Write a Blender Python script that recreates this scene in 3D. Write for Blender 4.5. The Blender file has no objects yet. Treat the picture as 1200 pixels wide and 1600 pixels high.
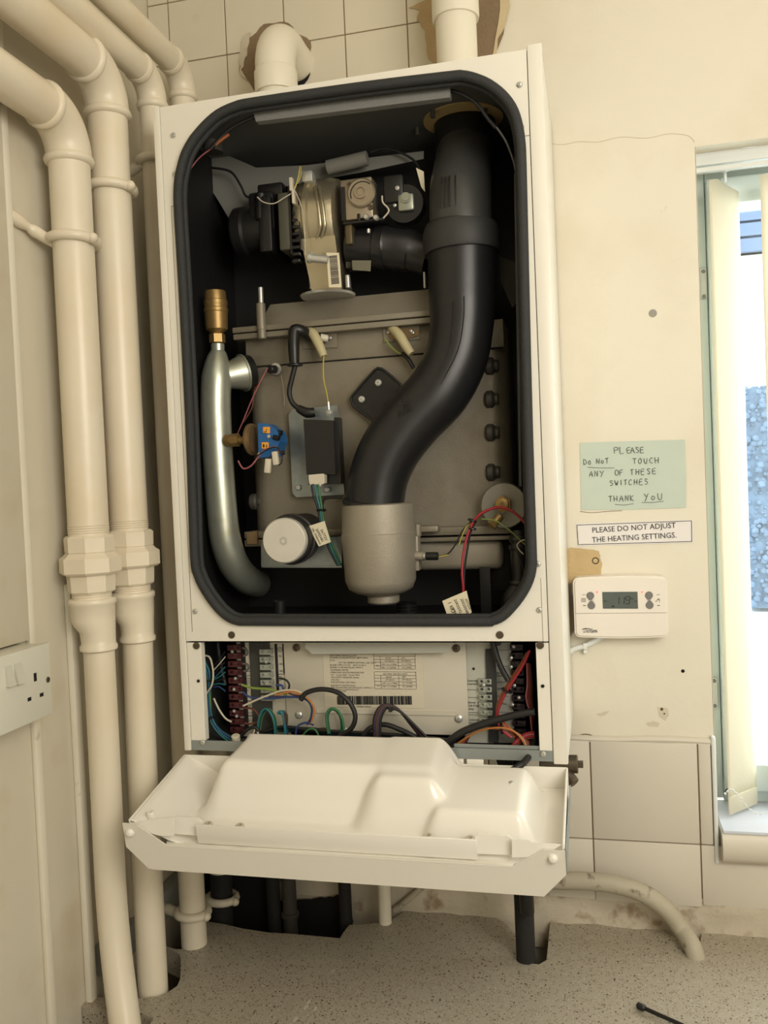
import bpy, bmesh, math, random
from mathutils import Vector, Matrix, noise
random.seed(7)
scene = bpy.context.scene
C = scene.collection
PI = math.pi

# ---------------------------------------------------------------- camera
CAM = Vector((0.6368, -1.3322, 1.5705))
FWD = Vector((-0.2370180, 0.9710635, -0.0292958))
UPV = Vector((0.0346264, 0.0385799, 0.9986554))
UPV = (UPV - FWD * UPV.dot(FWD)).normalized()
RGT = FWD.cross(UPV).normalized()
FPX = 1365.9
cd = bpy.data.cameras.new('camera')
cam = bpy.data.objects.new('camera', cd)
C.objects.link(cam)
m = Matrix((RGT, UPV, -FWD)).transposed().to_4x4()
m.translation = CAM
cam.matrix_world = m
cd.sensor_fit = 'HORIZONTAL'
cd.sensor_width = 36.0
cd.lens = FPX / 1200 * 36
cd.clip_start = 0.02
scene.camera = cam

# ---------------------------------------------------------------- world, lights, exposure
scene.view_settings.view_transform = 'Standard'
scene.view_settings.look = 'None'
scene.view_settings.gamma = 1
scene.view_settings.exposure = -0.07
world = bpy.data.worlds.new('sky')
scene.world = world
world.use_nodes = True
bg = world.node_tree.nodes['Background']
bg.inputs[0].default_value = (0.90, 0.97, 1.0, 1)
bg.inputs[1].default_value = 4.8


def area(name, loc, target, sx, sy, power, col):
    l = bpy.data.lights.new(name, 'AREA')
    l.shape = 'RECTANGLE'
    l.size = sx
    l.size_y = sy
    l.energy = power
    l.color = col
    o = bpy.data.objects.new(name, l)
    C.objects.link(o)
    o.location = loc
    o.rotation_euler = (Vector(target) - Vector(loc)).to_track_quat('-Z', 'Y').to_euler()
    return o


area('ceiling_lamp_light', (0.95, -1.45, 2.62), (0.7, -1.0, 0.0), 1.2, 0.5, 4, (1.0, 0.90, 0.72))
area('window_daylight', (1.12, 0.16, 1.55), (0.75, -1.2, 1.3), 0.5, 0.9, 3.2, (0.86, 0.95, 1.0))
area('room_window_daylight', (1.75, -2.35, 1.45), (0.3, 0.0, 1.4), 1.0, 1.1, 9, (1.0, 0.95, 0.87))
area('unseen_main_light', (1.30, -1.40, 1.98), (0.6, 0.0, 1.60), 0.8, 0.5, 13.4, (1.0, 0.94, 0.83))  # unseen main light added high on the right, not a wall fitting


# ---------------------------------------------------------------- helpers
def at(px, py, Y):
    """the point of the plane y = Y that the photograph shows at (px, py)"""
    d = RGT * ((px - 600) / FPX) - UPV * ((py - 800) / FPX) + FWD
    return CAM + d * ((Y - CAM.y) / d.y)


def atx(px, py, X):
    d = RGT * ((px - 600) / FPX) - UPV * ((py - 800) / FPX) + FWD
    return CAM + d * ((X - CAM.x) / d.x)


def atz(px, py, Z):
    d = RGT * ((px - 600) / FPX) - UPV * ((py - 800) / FPX) + FWD
    return CAM + d * ((Z - CAM.z) / d.z)


def pxl(npx, Y):
    """length in metres of npx photograph pixels at depth Y"""
    return npx / FPX * (Y - CAM.y) * 1.0


def lin(c):
    return tuple(((v / 255) / 12.92 if v / 255 <= 0.04045 else ((v / 255 + 0.055) / 1.055) ** 2.4) for v in c) + (1,)


MATS = {}


def mat(name, rgb, rough=0.5, metal=0.0, bump=0.0, bscale=200, var=0.06, vscale=8, spec=0.5, coat=0.0, trans=0.0, emit=None):
    if name in MATS:
        return MATS[name]
    m = bpy.data.materials.new(name)
    m.use_nodes = True
    nt = m.node_tree
    b = nt.nodes['Principled BSDF']
    col = lin(rgb)
    tc = nt.nodes.new('ShaderNodeTexCoord')
    nz = nt.nodes.new('ShaderNodeTexNoise')
    nz.inputs['Scale'].default_value = vscale
    nz.inputs['Detail'].default_value = 6
    nt.links.new(tc.outputs['Object'], nz.inputs['Vector'])
    mx = nt.nodes.new('ShaderNodeMix')
    mx.data_type = 'RGBA'
    mx.inputs[6].default_value = tuple(v * (1 - var) for v in col[:3]) + (1,)
    mx.inputs[7].default_value = tuple(min(1, v * (1 + var)) for v in col[:3]) + (1,)
    nt.links.new(nz.outputs['Fac'], mx.inputs[0])
    nt.links.new(mx.outputs[2], b.inputs['Base Color'])
    b.inputs['Roughness'].default_value = rough
    b.inputs['Metallic'].default_value = metal
    b.inputs['Specular IOR Level'].default_value = spec
    b.inputs['Coat Weight'].default_value = coat
    if trans:
        b.inputs['Transmission Weight'].default_value = trans
    if emit:
        b.inputs['Emission Color'].default_value = lin(emit[0])
        b.inputs['Emission Strength'].default_value = emit[1]
    if bump:
        n2 = nt.nodes.new('ShaderNodeTexNoise')
        n2.inputs['Scale'].default_value = bscale
        n2.inputs['Detail'].default_value = 4
        nt.links.new(tc.outputs['Object'], n2.inputs['Vector'])
        bp = nt.nodes.new('ShaderNodeBump')
        bp.inputs['Strength'].default_value = bump
        bp.inputs['Distance'].default_value = 0.002
        nt.links.new(n2.outputs['Fac'], bp.inputs['Height'])
        nt.links.new(bp.outputs['Normal'], b.inputs['Normal'])
    MATS[name] = m
    return m


def blotch(m, rgb, scale, lo, hi, amount=1.0, detail=8):
    """mix a second colour in, in patches"""
    nt = m.node_tree
    b = nt.nodes['Principled BSDF']
    src = b.inputs['Base Color'].links[0].from_socket
    tc = nt.nodes.new('ShaderNodeTexCoord')
    nz = nt.nodes.new('ShaderNodeTexNoise')
    nz.inputs['Scale'].default_value = scale
    nz.inputs['Detail'].default_value = detail
    nt.links.new(tc.outputs['Object'], nz.inputs['Vector'])
    mr = nt.nodes.new('ShaderNodeMapRange')
    mr.inputs['From Min'].default_value = lo
    mr.inputs['From Max'].default_value = hi
    mr.inputs['To Max'].default_value = amount
    nt.links.new(nz.outputs['Fac'], mr.inputs['Value'])
    mx = nt.nodes.new('ShaderNodeMix')
    mx.data_type = 'RGBA'
    nt.links.new(mr.outputs['Result'], mx.inputs[0])
    nt.links.new(src, mx.inputs[6])
    mx.inputs[7].default_value = lin(rgb)
    nt.links.new(mx.outputs[2], b.inputs['Base Color'])
    return m


ORIG = {}


def setp(o, label=None, cat=None, group=None, kind=None):
    if label:
        o['label'] = label
    if cat:
        o['category'] = cat
    if group:
        o['group'] = group
    if kind:
        o['kind'] = kind
    return o


def empty(name, loc, label=None, cat=None, group=None):
    o = bpy.data.objects.new(name, None)
    C.objects.link(o)
    o.location = loc
    o.empty_display_size = 0.02
    ORIG[o.name] = Vector(loc)
    return setp(o, label, cat, group)


def obj(name, bm, mt, parent=None, smooth=35, origin=None, label=None):
    me = bpy.data.meshes.new(name)
    base = Vector((0, 0, 0))
    if parent is not None:
        base = ORIG[parent.name]
    elif origin is not None:
        base = Vector(origin)
    bmesh.ops.recalc_face_normals(bm, faces=bm.faces[:])
    bmesh.ops.translate(bm, verts=bm.verts[:], vec=-base)
    bm.to_mesh(me)
    bm.free()
    o = bpy.data.objects.new(name, me)
    C.objects.link(o)
    if parent is not None:
        o.parent = parent
    elif origin is not None:
        o.location = base
    ORIG[o.name] = base
    me.materials.append(mt)
    if smooth:
        for p in me.polygons:
            p.use_smooth = True
        me.set_sharp_from_angle(angle=math.radians(smooth))
    if label:
        o['label'] = label
    return o


def struct(name, bm, mt, smooth=0):
    o = obj(name, bm, mt, smooth=smooth)
    o['kind'] = 'structure'
    return o


def B():
    return bmesh.new()


def box(bm, a, b, bev=0.0, seg=2):
    a = Vector(a)
    b = Vector(b)
    lo = Vector([min(a[i], b[i]) for i in range(3)])
    hi = Vector([max(a[i], b[i]) for i in range(3)])
    r = bmesh.ops.create_cube(bm, size=1, matrix=Matrix.Translation((lo + hi) / 2) @ Matrix.Diagonal((hi - lo).to_4d()))
    if bev:
        vs = r['verts']
        es = list({e for v in vs for e in v.link_edges})
        bmesh.ops.bevel(bm, geom=es, offset=bev, segments=seg, affect='EDGES', profile=0.5)
    return bm


def obox(bm, c, ax, ay, az, sx, sy, sz, bev=0.0):
    """box centred at c with its own axes"""
    ax, ay, az = Vector(ax).normalized(), Vector(ay).normalized(), Vector(az).normalized()
    M = Matrix((ax, ay, az)).transposed().to_4x4()
    M.translation = Vector(c)
    r = bmesh.ops.create_cube(bm, size=1, matrix=M @ Matrix.Diagonal((sx, sy, sz, 1)))
    if bev:
        es = list({e for v in r['verts'] for e in v.link_edges})
        bmesh.ops.bevel(bm, geom=es, offset=bev, segments=2, affect='EDGES', profile=0.5)
    return bm


def frame_of(d):
    d = d.normalized()
    h = Vector((0, 0, 1)) if abs(d.z) < 0.9 else Vector((0, 1, 0))
    x = d.cross(h).normalized()
    return x, d.cross(x).normalized()


def smooth_pts(pts, n):
    pts = [Vector(p) for p in pts]
    if len(pts) < 3 or n < 2:
        return pts, None
    out = []
    idx = []
    for i in range(len(pts) - 1):
        p0 = pts[max(i - 1, 0)]
        p1, p2 = pts[i], pts[i + 1]
        p3 = pts[min(i + 2, len(pts) - 1)]
        for k in range(n):
            t = k / n
            out.append(0.5 * ((2 * p1) + (-p0 + p2) * t + (2 * p0 - 5 * p1 + 4 * p2 - p3) * t * t + (-p0 + 3 * p1 - 3 * p2 + p3) * t ** 3))
            idx.append(i + t)
    out.append(pts[-1])
    idx.append(len(pts) - 1)
    return out, idx


def tube(bm, pts, r, seg=14, sub=6, closed=False, caps=True, squash=None):
    rad = r if isinstance(r, (list, tuple)) else [r] * len(pts)
    P, idx = smooth_pts(pts, sub)
    if idx is None:
        R = list(rad)
    else:
        R = []
        for t in idx:
            i = min(int(t), len(rad) - 2)
            f = t - i
            R.append(rad[i] * (1 - f) + rad[i + 1] * f)
    n = len(P)
    rings = []
    x = None
    for i in range(n):
        if closed:
            d = P[(i + 1) % n] - P[i - 1]
        else:
            d = P[min(i + 1, n - 1)] - P[max(i - 1, 0)]
        if d.length < 1e-9:
            d = Vector((0, 0, 1))
        d.normalize()
        if x is None:
            x, y = frame_of(d)
        else:
            x = (x - d * x.dot(d)).normalized()
            y = d.cross(x)
        ring = []
        for k in range(seg):
            a = 2 * PI * k / seg
            v = P[i] + (x * math.cos(a) + y * math.sin(a)) * R[i]
            ring.append(bm.verts.new(v))
        rings.append(ring)
    m = n if closed else n - 1
    for i in range(m):
        a, b = rings[i], rings[(i + 1) % n]
        for k in range(seg):
            bm.faces.new((a[k], a[(k + 1) % seg], b[(k + 1) % seg], b[k]))
    if caps and not closed:
        bm.faces.new(rings[0][::-1])
        bm.faces.new(rings[-1])
    return bm


def loft_loop(bm, loop, ry, rz_out, seg=8):
    pass


def lathe(bm, prof, o, axis=(0, 0, 1), seg=28, ref=None, flat=None):
    """prof: (distance along axis, radius); flat=n gives an n-sided section"""
    o = Vector(o)
    d = Vector(axis).normalized()
    x, y = frame_of(d)
    s = flat or seg
    rings = []
    for h, r in prof:
        if r < 1e-7:
            rings.append([bm.verts.new(o + d * h)])
        else:
            rings.append([bm.verts.new(o + d * h + (x * math.cos(2 * PI * (k + .5) / s) + y * math.sin(2 * PI * (k + .5) / s)) * r) for k in range(s)])
    for a, b in zip(rings[:-1], rings[1:]):
        if len(a) == 1 and len(b) == 1:
            continue
        for k in range(s):
            k2 = (k + 1) % s
            if len(a) == 1:
                bm.faces.new((a[0], b[k2], b[k]))
            elif len(b) == 1:
                bm.faces.new((a[k], a[k2], b[0]))
            else:
                bm.faces.new((a[k], a[k2], b[k2], b[k]))
    if len(rings[0]) > 1:
        bm.faces.new(rings[0][::-1])
    if len(rings[-1]) > 1:
        bm.faces.new(rings[-1])
    return bm


def cyl(bm, p0, p1, r, seg=20, r2=None, bev=0.0):
    p0, p1 = Vector(p0), Vector(p1)
    L = (p1 - p0).length
    r2 = r if r2 is None else r2
    if bev:
        pr = [(0, r - bev), (bev, r), (L - bev, r2), (L, r2 - bev)]
    else:
        pr = [(0, r), (L, r2)]
    return lathe(bm, pr, p0, p1 - p0, seg)


def prism(bm, poly, vec, holes=()):
    """poly: 3-D points of a flat outline, extruded by vec; holes: more outlines"""
    vec = Vector(vec)
    es = []
    for loop in [poly] + list(holes):
        vs = [bm.verts.new(Vector(p)) for p in loop]
        for i in range(len(vs)):
            es.append(bm.edges.new((vs[i], vs[(i + 1) % len(vs)])))
    r = bmesh.ops.triangle_fill(bm, edges=es, use_beauty=True, use_dissolve=False)
    fs = [g for g in r['geom'] if isinstance(g, bmesh.types.BMFace)]
    ex = bmesh.ops.extrude_face_region(bm, geom=fs)
    vs = [g for g in ex['geom'] if isinstance(g, bmesh.types.BMVert)]
    bmesh.ops.translate(bm, verts=vs, vec=vec)
    return bm


def torus(bm, c, axis, R, r, seg=32, s2=10, a0=0, a1=2 * PI):
    d = Vector(axis).normalized()
    x, y = frame_of(d)
    full = abs(a1 - a0 - 2 * PI) < 1e-6
    n = seg
    pts = [Vector(c) + (x * math.cos(a0 + (a1 - a0) * i / n) + y * math.sin(a0 + (a1 - a0) * i / n)) * R for i in range(n if full else n + 1)]
    return tube(bm, pts, r, seg=s2, sub=1, closed=full)


def text_bm(s, size, loc, right, up, depth=0.0002, align='LEFT', bm=None, xs=1.0, shear=0.0):
    cu = bpy.data.curves.new('lettering', 'FONT')
    cu.body = s
    cu.size = size
    cu.align_x = align
    cu.resolution_u = 2
    cu.extrude = depth
    cu.shear = shear
    to = bpy.data.objects.new('lettering', cu)
    C.objects.link(to)
    dg = bpy.context.evaluated_depsgraph_get()
    dg.update()
    me = bpy.data.meshes.new_from_object(to.evaluated_get(dg))
    C.objects.unlink(to)
    bpy.data.objects.remove(to)
    bpy.data.curves.remove(cu)
    right = Vector(right).normalized()
    up = Vector(up).normalized()
    M = Matrix((right * xs, up, right.cross(up))).transposed().to_4x4()
    M.translation = Vector(loc)
    me.transform(M)
    if bm is None:
        bm = B()
    bm.from_mesh(me)
    bpy.data.meshes.remove(me)
    return bm


XA, ZA = Vector((1, 0, 0)), Vector((0, 0, 1))

# ---------------------------------------------------------------- materials
wall_m = mat('wall_paint', (229, 223, 206), 0.75, bump=0.25, bscale=60, var=0.05, vscale=3)
blotch(wall_m, (206, 192, 162), 4.5, 0.50, 0.78, 0.5)
blotch(wall_m, (160, 146, 122), 30, 0.70, 0.76, 0.5)
wallL_m = mat('panel_paint', (212, 205, 186), 0.55, bump=0.12, bscale=40, var=0.06, vscale=4)
blotch(wallL_m, (184, 158, 118), 6, 0.50, 0.74, 0.6)
tile_m = mat('tile_glaze', (212, 204, 184), 0.38, bump=0.10, bscale=45, var=0.04)
blotch(tile_m, (178, 160, 126), 14, 0.62, 0.80, 0.5)
tile2_m = mat('tile_painted', (212, 205, 190), 0.5, bump=0.14, bscale=35, var=0.05)
grout_m = mat('dark_grout', (138, 118, 90), 0.9, bump=0.4)
mortar_m = mat('bare_mortar', (134, 114, 90), 0.95, bump=1.0, bscale=260, var=0.2, vscale=60)
plast_m = mat('old_plaster', (196, 172, 128), 0.9, bump=0.6, bscale=120, var=0.15, vscale=30)
rough_m = mat('rough_painted_plaster', (198, 188, 168), 0.8, bump=0.8, bscale=60, var=0.12, vscale=20)
blotch(rough_m, (140, 116, 88), 30, 0.54, 0.68, 0.85)
pipe_m = mat('cream_gloss_paint', (229, 219, 198), 0.34, bump=0.12, bscale=30, var=0.05, vscale=14)
blotch(pipe_m, (212, 188, 148), 5, 0.48, 0.75, 0.6)
flue_m = mat('cream_plastic', (230, 224, 206), 0.4, var=0.03)
case_m = mat('white_enamel', (233, 229, 217), 0.33, bump=0.03, bscale=900, var=0.01)
tray_m = mat('white_plastic', (240, 236, 226), 0.24, var=0.015, coat=0.3)
liner_m = mat('dark_liner', (22, 22, 22), 0.55, var=0.2, bump=0.15, bscale=80)
foam_m = mat('grey_foam', (130, 130, 126), 0.9, bump=0.5, bscale=500)
sheet_m = mat('grey_sheet', (122, 121, 114), 0.6, var=0.1)
gask_m = mat('black_rubber_seal', (44, 46, 47), 0.7, bump=0.4, bscale=700)
black_m = mat('black_plastic', (25, 25, 25), 0.38, var=0.15)
hose_m = mat('black_silicone_hose', (31, 31, 32), 0.36, var=0.2, bump=0.12, bscale=30)
cast_m = mat('cast_aluminium', (136, 129, 114), 0.5, metal=0.35, bump=0.15, bscale=420, var=0.12, vscale=14)
blotch(cast_m, (108, 95, 76), 16, 0.5, 0.75, 0.6)
sump_m = mat('rough_cast_sump', (158, 151, 136), 0.55, metal=0.4, bump=0.22, bscale=500, var=0.12, vscale=20)
galv_m = mat('galvanised_steel', (150, 158, 160), 0.36, metal=0.8, bump=0.1, bscale=90, var=0.25, vscale=60)
zinc_m = mat('zinc_plated_tube', (190, 194, 180), 0.36, metal=0.7, bump=0.08, bscale=60, var=0.18, vscale=30)
blotch(zinc_m, (176, 150, 96), 40, 0.56, 0.74, 0.45)
disc_m = mat('turned_aluminium', (222, 218, 208), 0.45, metal=0.35, var=0.08, vscale=40)
fan_m = mat('fan_aluminium', (196, 186, 160), 0.34, metal=0.85, bump=0.1, bscale=300, var=0.08)
brass_m = mat('brass', (160, 132, 84), 0.42, metal=0.7, var=0.12, bump=0.1)
gasv_m = mat('bronze_casting', (166, 154, 134), 0.4, metal=0.7, var=0.12, bump=0.2)
steel_m = mat('bright_steel', (205, 205, 200), 0.3, metal=0.6, var=0.05)
dark_m = mat('hole_and_shade_black', (16, 15, 14), 0.9)
ink_m = mat('black_ink', (28, 28, 28), 0.7)
ink2_m = mat('pen_ink', (70, 78, 66), 0.8)
paperw_m = mat('white_paper', (232, 228, 226), 0.8, var=0.02)
paperg_m = mat('green_paper', (194, 206, 194), 0.8, var=0.04, vscale=20)
tag_m = mat('label_stock', (222, 212, 184), 0.6, var=0.03)
blue_m = mat('blue_plastic', (28, 92, 152), 0.4, var=0.06)
orange_m = mat('orange_sticker', (232, 160, 52), 0.6)
rust_m = mat('rusty_flange', (140, 116, 84), 0.4, metal=0.6, var=0.2)
milky_m = mat('milky_silicone', (188, 178, 140), 0.45, var=0.05)
conn_m = mat('white_nylon', (208, 200, 180), 0.45)
plate_m = mat('control_cover', (196, 190, 174), 0.5, var=0.02)
rail_m = mat('grey_rail', (148, 154, 152), 0.45, metal=0.4)
maroon_m = mat('maroon_terminal', (76, 30, 34), 0.45, var=0.15)
clear_m = mat('translucent_terminal', (160, 164, 152), 0.35, var=0.08)
pvc_m = mat('white_pvc', (226, 230, 228), 0.32, var=0.02)
pvcg_m = mat('window_upvc', (226, 239, 238), 0.35, var=0.02)
vane_m = mat('blind_fabric', (236, 234, 218), 0.7, bump=0.3, bscale=400, var=0.03)
_nt = vane_m.node_tree
_tl = _nt.nodes.new('ShaderNodeBsdfTranslucent')
_tl.inputs[0].default_value = lin((255, 249, 234))
_mx = _nt.nodes.new('ShaderNodeMixShader')
_mx.inputs[0].default_value = 0.45
_nt.links.new(_nt.nodes['Principled BSDF'].outputs[0], _mx.inputs[1])
_nt.links.new(_tl.outputs[0], _mx.inputs[2])
_nt.links.new(_mx.outputs[0], _nt.nodes['Material Output'].inputs[0])
sock_m = mat('socket_plastic', (216, 214, 200), 0.35, var=0.02)
prog_m = mat('controller_plastic', (236, 229, 218), 0.4, var=0.01)
btn_m = mat('grey_button', (118, 116, 114), 0.5)
lcd_m = mat('lcd_glass', (92, 100, 96), 0.25)
led_m = mat('red_led', (255, 110, 110), 0.4, emit=((255, 90, 90), 1.6))
lag_m = mat('worn_black_lagging', (30, 29, 28), 0.8, bump=0.6, bscale=120, var=0.3)
oldp_m = mat('chipped_grey_paint', (178, 170, 150), 0.6, bump=0.5, bscale=90, var=0.1)
blotch(oldp_m, (96, 84, 66), 40, 0.60, 0.68, 0.8)
bronze_m = mat('dull_bronze', (96, 86, 70), 0.5, metal=0.6, var=0.2, bump=0.2)


def speckle():
    m = bpy.data.materials.new('speckled_laminate')
    m.use_nodes = True
    nt = m.node_tree
    b = nt.nodes['Principled BSDF']
    b.inputs['Roughness'].default_value = 0.42
    tc = nt.nodes.new('ShaderNodeTexCoord')
    prev = None
    base = nt.nodes.new('ShaderNodeTexNoise')
    base.inputs['Scale'].default_value = 60
    base.inputs['Detail'].default_value = 8
    nt.links.new(tc.outputs['Object'], base.inputs['Vector'])
    mx = nt.nodes.new('ShaderNodeMix')
    mx.data_type = 'RGBA'
    mx.inputs[6].default_value = lin((158, 149, 132))
    mx.inputs[7].default_value = lin((174, 166, 148))
    nt.links.new(base.outputs['Fac'], mx.inputs[0])
    prev = mx.outputs[2]
    for sc, thr, col, keep in ((300, 0.30, (108, 96, 80), 0.34), (190, 0.27, (78, 68, 56), 0.20), (420, 0.30, (200, 192, 176), 0.35), (260, 0.26, (128, 106, 84), 0.35)):
        v = nt.nodes.new('ShaderNodeTexVoronoi')
        v.inputs['Scale'].default_value = sc
        nt.links.new(tc.outputs['Object'], v.inputs['Vector'])
        lt = nt.nodes.new('ShaderNodeMath')
        lt.operation = 'LESS_THAN'
        lt.inputs[1].default_value = thr
        nt.links.new(v.outputs['Distance'], lt.inputs[0])
        sp = nt.nodes.new('ShaderNodeSeparateColor')
        nt.links.new(v.outputs['Color'], sp.inputs[0])
        l2 = nt.nodes.new('ShaderNodeMath')
        l2.operation = 'LESS_THAN'
        l2.inputs[1].default_value = keep
        nt.links.new(sp.outputs[0], l2.inputs[0])
        mu = nt.nodes.new('ShaderNodeMath')
        mu.operation = 'MULTIPLY'
        nt.links.new(lt.outputs[0], mu.inputs[0])
        nt.links.new(l2.outputs[0], mu.inputs[1])
        m2 = nt.nodes.new('ShaderNodeMix')
        m2.data_type = 'RGBA'
        nt.links.new(mu.outputs[0], m2.inputs[0])
        nt.links.new(prev, m2.inputs[6])
        m2.inputs[7].default_value = lin(col)
        prev = m2.outputs[2]
    nt.links.new(prev, b.inputs['Base Color'])
    return m


worktop_m = speckle()

# ================================================================ ROOM
WX0, WX1, WZ0, WZ1 = 0.790, 1.42, 1.045, 2.034      # window opening
bm = B()
for a, b in (((-0.15, 0, 0), (WX0, 0.25, 2.7)), ((WX1, 0, 0), (2.2, 0.25, 2.7)), ((WX0, 0, 0), (WX1, 0.25, WZ0 - 0.004)), ((WX0, 0, WZ1), (WX1, 0.25, 2.7))):
    box(bm, a, b)
back = struct('wall_back', bm, wall_m)
bm = B()
box(bm, (-0.15, -2.6, 0), (-0.05, 0, 2.7))
struct('wall_left', bm, wallL_m)
bm = B()
box(bm, (2.1, -2.6, 0), (2.2, 0, 2.7))
struct('wall_right', bm, wall_m)
bm = B()
box(bm, (-0.15, -2.7, 0), (2.2, -2.6, 2.7))
struct('wall_front', bm, wall_m)
bm = B()
box(bm, (-0.15, -2.7, 2.7), (2.2, 0.25, 2.8))
struct('ceiling', bm, wall_m)
bm = B()
box(bm, (-0.15, -2.7, -0.1), (2.2, 0.25, 0))
struct('floor', bm, mat('vinyl_floor', (128, 116, 98), 0.5, var=0.1))

# left wall: boxed panel, beads and trunking
bm = B()
box(bm, (-0.05, -1.3, 1.402), (-0.040, -0.405, 2.62), 0.001)
struct('trim_1', bm, wallL_m, 35)
bm = B()
box(bm, (-0.05, -0.401, 0.0), (-0.043, -0.388, 2.62), 0.002)
struct('trim_2', bm, wall_m, 35)
bm = B()
box(bm, (-0.05, -0.318, 0.0), (-0.040, -0.303, 1.46), 0.003)
struct('trim_3', bm, wall_m, 35)
bm = B()
box(bm, (-0.05, -0.212, 0.0), (-0.038, -0.200, 1.9), 0.003)
box(bm, (-0.05, -0.196, 0.0), (-0.046, -0.150, 2.5), 0.001)
struct('trim_4', bm, wallL_m, 35)
bm = B()
box(bm, (-0.05, -0.29, 0.918), (-0.028, -0.01, 0.962), 0.003)
struct('baseboard_left', bm, mat('grey_skirting', (150, 152, 146), 0.5), 35)

# upper tiling: small square tiles with thin grout, painted over
U, XU, ZU = 0.0986, 0.0854, 2.2719
bm = B()
box(bm, (-0.049, -0.0012, 2.0), (0.50, 0.0, 2.62))
struct('trim_5', bm, grout_m)
bm = B()
for i in range(-2, 5):
    for j in range(-3, 4):
        x0 = XU + i * U
        z0 = ZU + j * U
        xa, xb = max(x0 + 0.0009, -0.049), min(x0 + U - 0.0009, 0.475)
        if xb - xa < 0.01:
            continue
        box(bm, (xa, -0.0032, z0 + 0.0009), (xb, -0.0006, z0 + U - 0.0009), 0.0006, 1)
o = struct('trim_6', bm, tile_m, 35)

# lower tiling: larger tiles standing proud of the plaster, with a rounded painted top
L, XT, ZT = 0.152, 0.6137, 1.0308
bm = B()
box(bm, (-0.049, -0.006, 0.944), (0.782, 0.0, 1.1790))
box(bm, (0.78, -0.006, 0.944), (1.6, 0.0, 1.02))
struct('trim_7', bm, grout_m)
bm = B()
g = 0.0008
cols = [XT + L * k for k in range(-5, 7)]
for x0 in cols:
    xa, xb = max(x0 + g, -0.049), x0 + L - g
    if x0 < 0.80:
        xe = min(xb, 0.7835)
        if xe - xa > 0.008:
            box(bm, (xa, -0.0098, ZT + g), (xe, -0.001, ZT + L - 0.004), 0.0016, 2)
    box(bm, (xa, -0.0096 + 0.0006 * random.random(), 0.938 + 0.004 * random.random()), (xb, -0.001, ZT - g if x0 < 0.80 else 1.008), 0.0014, 2)
tiles = struct('trim_8', bm, tile2_m, 35)
bm = B()
pts = [Vector((x, -0.0048 + 0.0006 * math.sin(x * 60), 1.1815 + 0.0012 * math.sin(x * 37))) for x in [(-0.045 + 0.83 * k / 24) for k in range(25)]]
tube(bm, pts, 0.0053, 8, 2)
struct('trim_9', bm, tile2_m, 40)
bm = B()       # white bead closing the tile edge at the window
box(bm, (0.7845, -0.0125, 1.005), (0.7905, 0.001, 1.190), 0.0022)
struct('trim_10', bm, pvc_m, 35)

# rough plaster left bare between tiles and worktop
bm = B()
NX, NZ = 90, 8
grid = []
for i in range(NX + 1):
    col = []
    for j in range(NZ + 1):
        x = -0.048 + 1.65 * i / NX
        z = 0.86 + (0.950 - 0.86) * j / NZ
        d = 0.0085 + 0.0065 * noise.noise(Vector((x * 22, z * 30, 3))) + 0.004 * noise.noise(Vector((x * 70, z * 90, 9)))
        if j == NZ:
            z += 0.008 * noise.noise(Vector((x * 25, 1, 1)))
            d = 0.0072
        col.append(bm.verts.new((x, -max(0.001, d), z)))
    grid.append(col)
for i in range(NX):
    for j in range(NZ):
        bm.faces.new((grid[i][j], grid[i + 1][j], grid[i + 1][j + 1], grid[i][j + 1]))
struct('trim_11', bm, rough_m, 30)


def patch(name, pix, mt, y=-0.0008, th=0.0012, jag=0.0025, holes=(), parent=None, n=4, plane_y=None):
    """an irregular flat patch on the back wall"""
    P = [at(px, py, y if plane_y is None else plane_y) for px, py in pix]
    out = []
    for i in range(len(P)):
        a, b = P[i], P[(i + 1) % len(P)]
        for k in range(n):
            p = a.lerp(b, k / n)
            j = jag * noise.noise(p * 140)
            out.append(Vector((p.x + j, y, p.z + jag * noise.noise(p * 140 + Vector((5, 5, 5))))))
    bm = B()
    prism(bm, out, (0, -th, 0), holes)
    o = obj(name, bm, mt, parent, smooth=0)
    return o


def ell(cx, cz, rx, rz, y, n=36, jag=0.0, seed=0):
    out = []
    for k in range(n):
        a = 2 * PI * k / n
        j = 1 + jag * noise.noise(Vector((math.cos(a) * 2.2 + seed, math.sin(a) * 2.2, seed)))
        out.append(Vector((cx + rx * j * math.cos(a), y, cz + rz * j * math.sin(a))))
    return out


# broken-out flue holes in the tiled wall
bm = B()
prism(bm, ell(0.168, 2.253, 0.058, 0.056, -0.0036, 44, 0.18, 2), (0, 0.003, 0))
bmesh.ops.translate(bm, verts=bm.verts[:], vec=(0, -0.0004, 0))
mt1 = obj('mortar_patch', bm, mortar_m, back, 0)
bm = B()
prism(bm, ell(0.190, 2.236, 0.038, 0.042, -0.0045, 30, 0.25, 5), (0, 0.0006, 0))
obj('flue_hole', bm, dark_m, back, 0)
bm = B()
prism(bm, ell(0.476, 2.285, 0.058, 0.092, -0.0042, 44, 0.16, 7), (0, 0.003, 0))
obj('mortar_patch', bm, mortar_m, back, 0)
patch('bare_plaster_patch', [(640, 12), (662, 2), (682, -10), (684, 100), (668, 92), (664, 48), (650, 30), (655, 16)], mat('peeled_plaster', (190, 165, 128), 0.9, bump=0.5, var=0.15, vscale=40), y=-0.0034, parent=back)
patch('bare_plaster_patch', [(782, -10), (797, -10), (795, 18), (790, 40), (780, 55), (775, 85), (768, 90), (778, 40)], mat('pale_old_plaster', (204, 186, 150), 0.9, bump=0.5, var=0.12, vscale=30), y=-0.0046, parent=back)
patch('bare_plaster_patch', [(378, 60), (392, 50), (386, 85), (378, 110), (386, 128), (376, 118), (374, 90)], rough_m, y=-0.0046, parent=back, jag=0.004)
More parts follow.
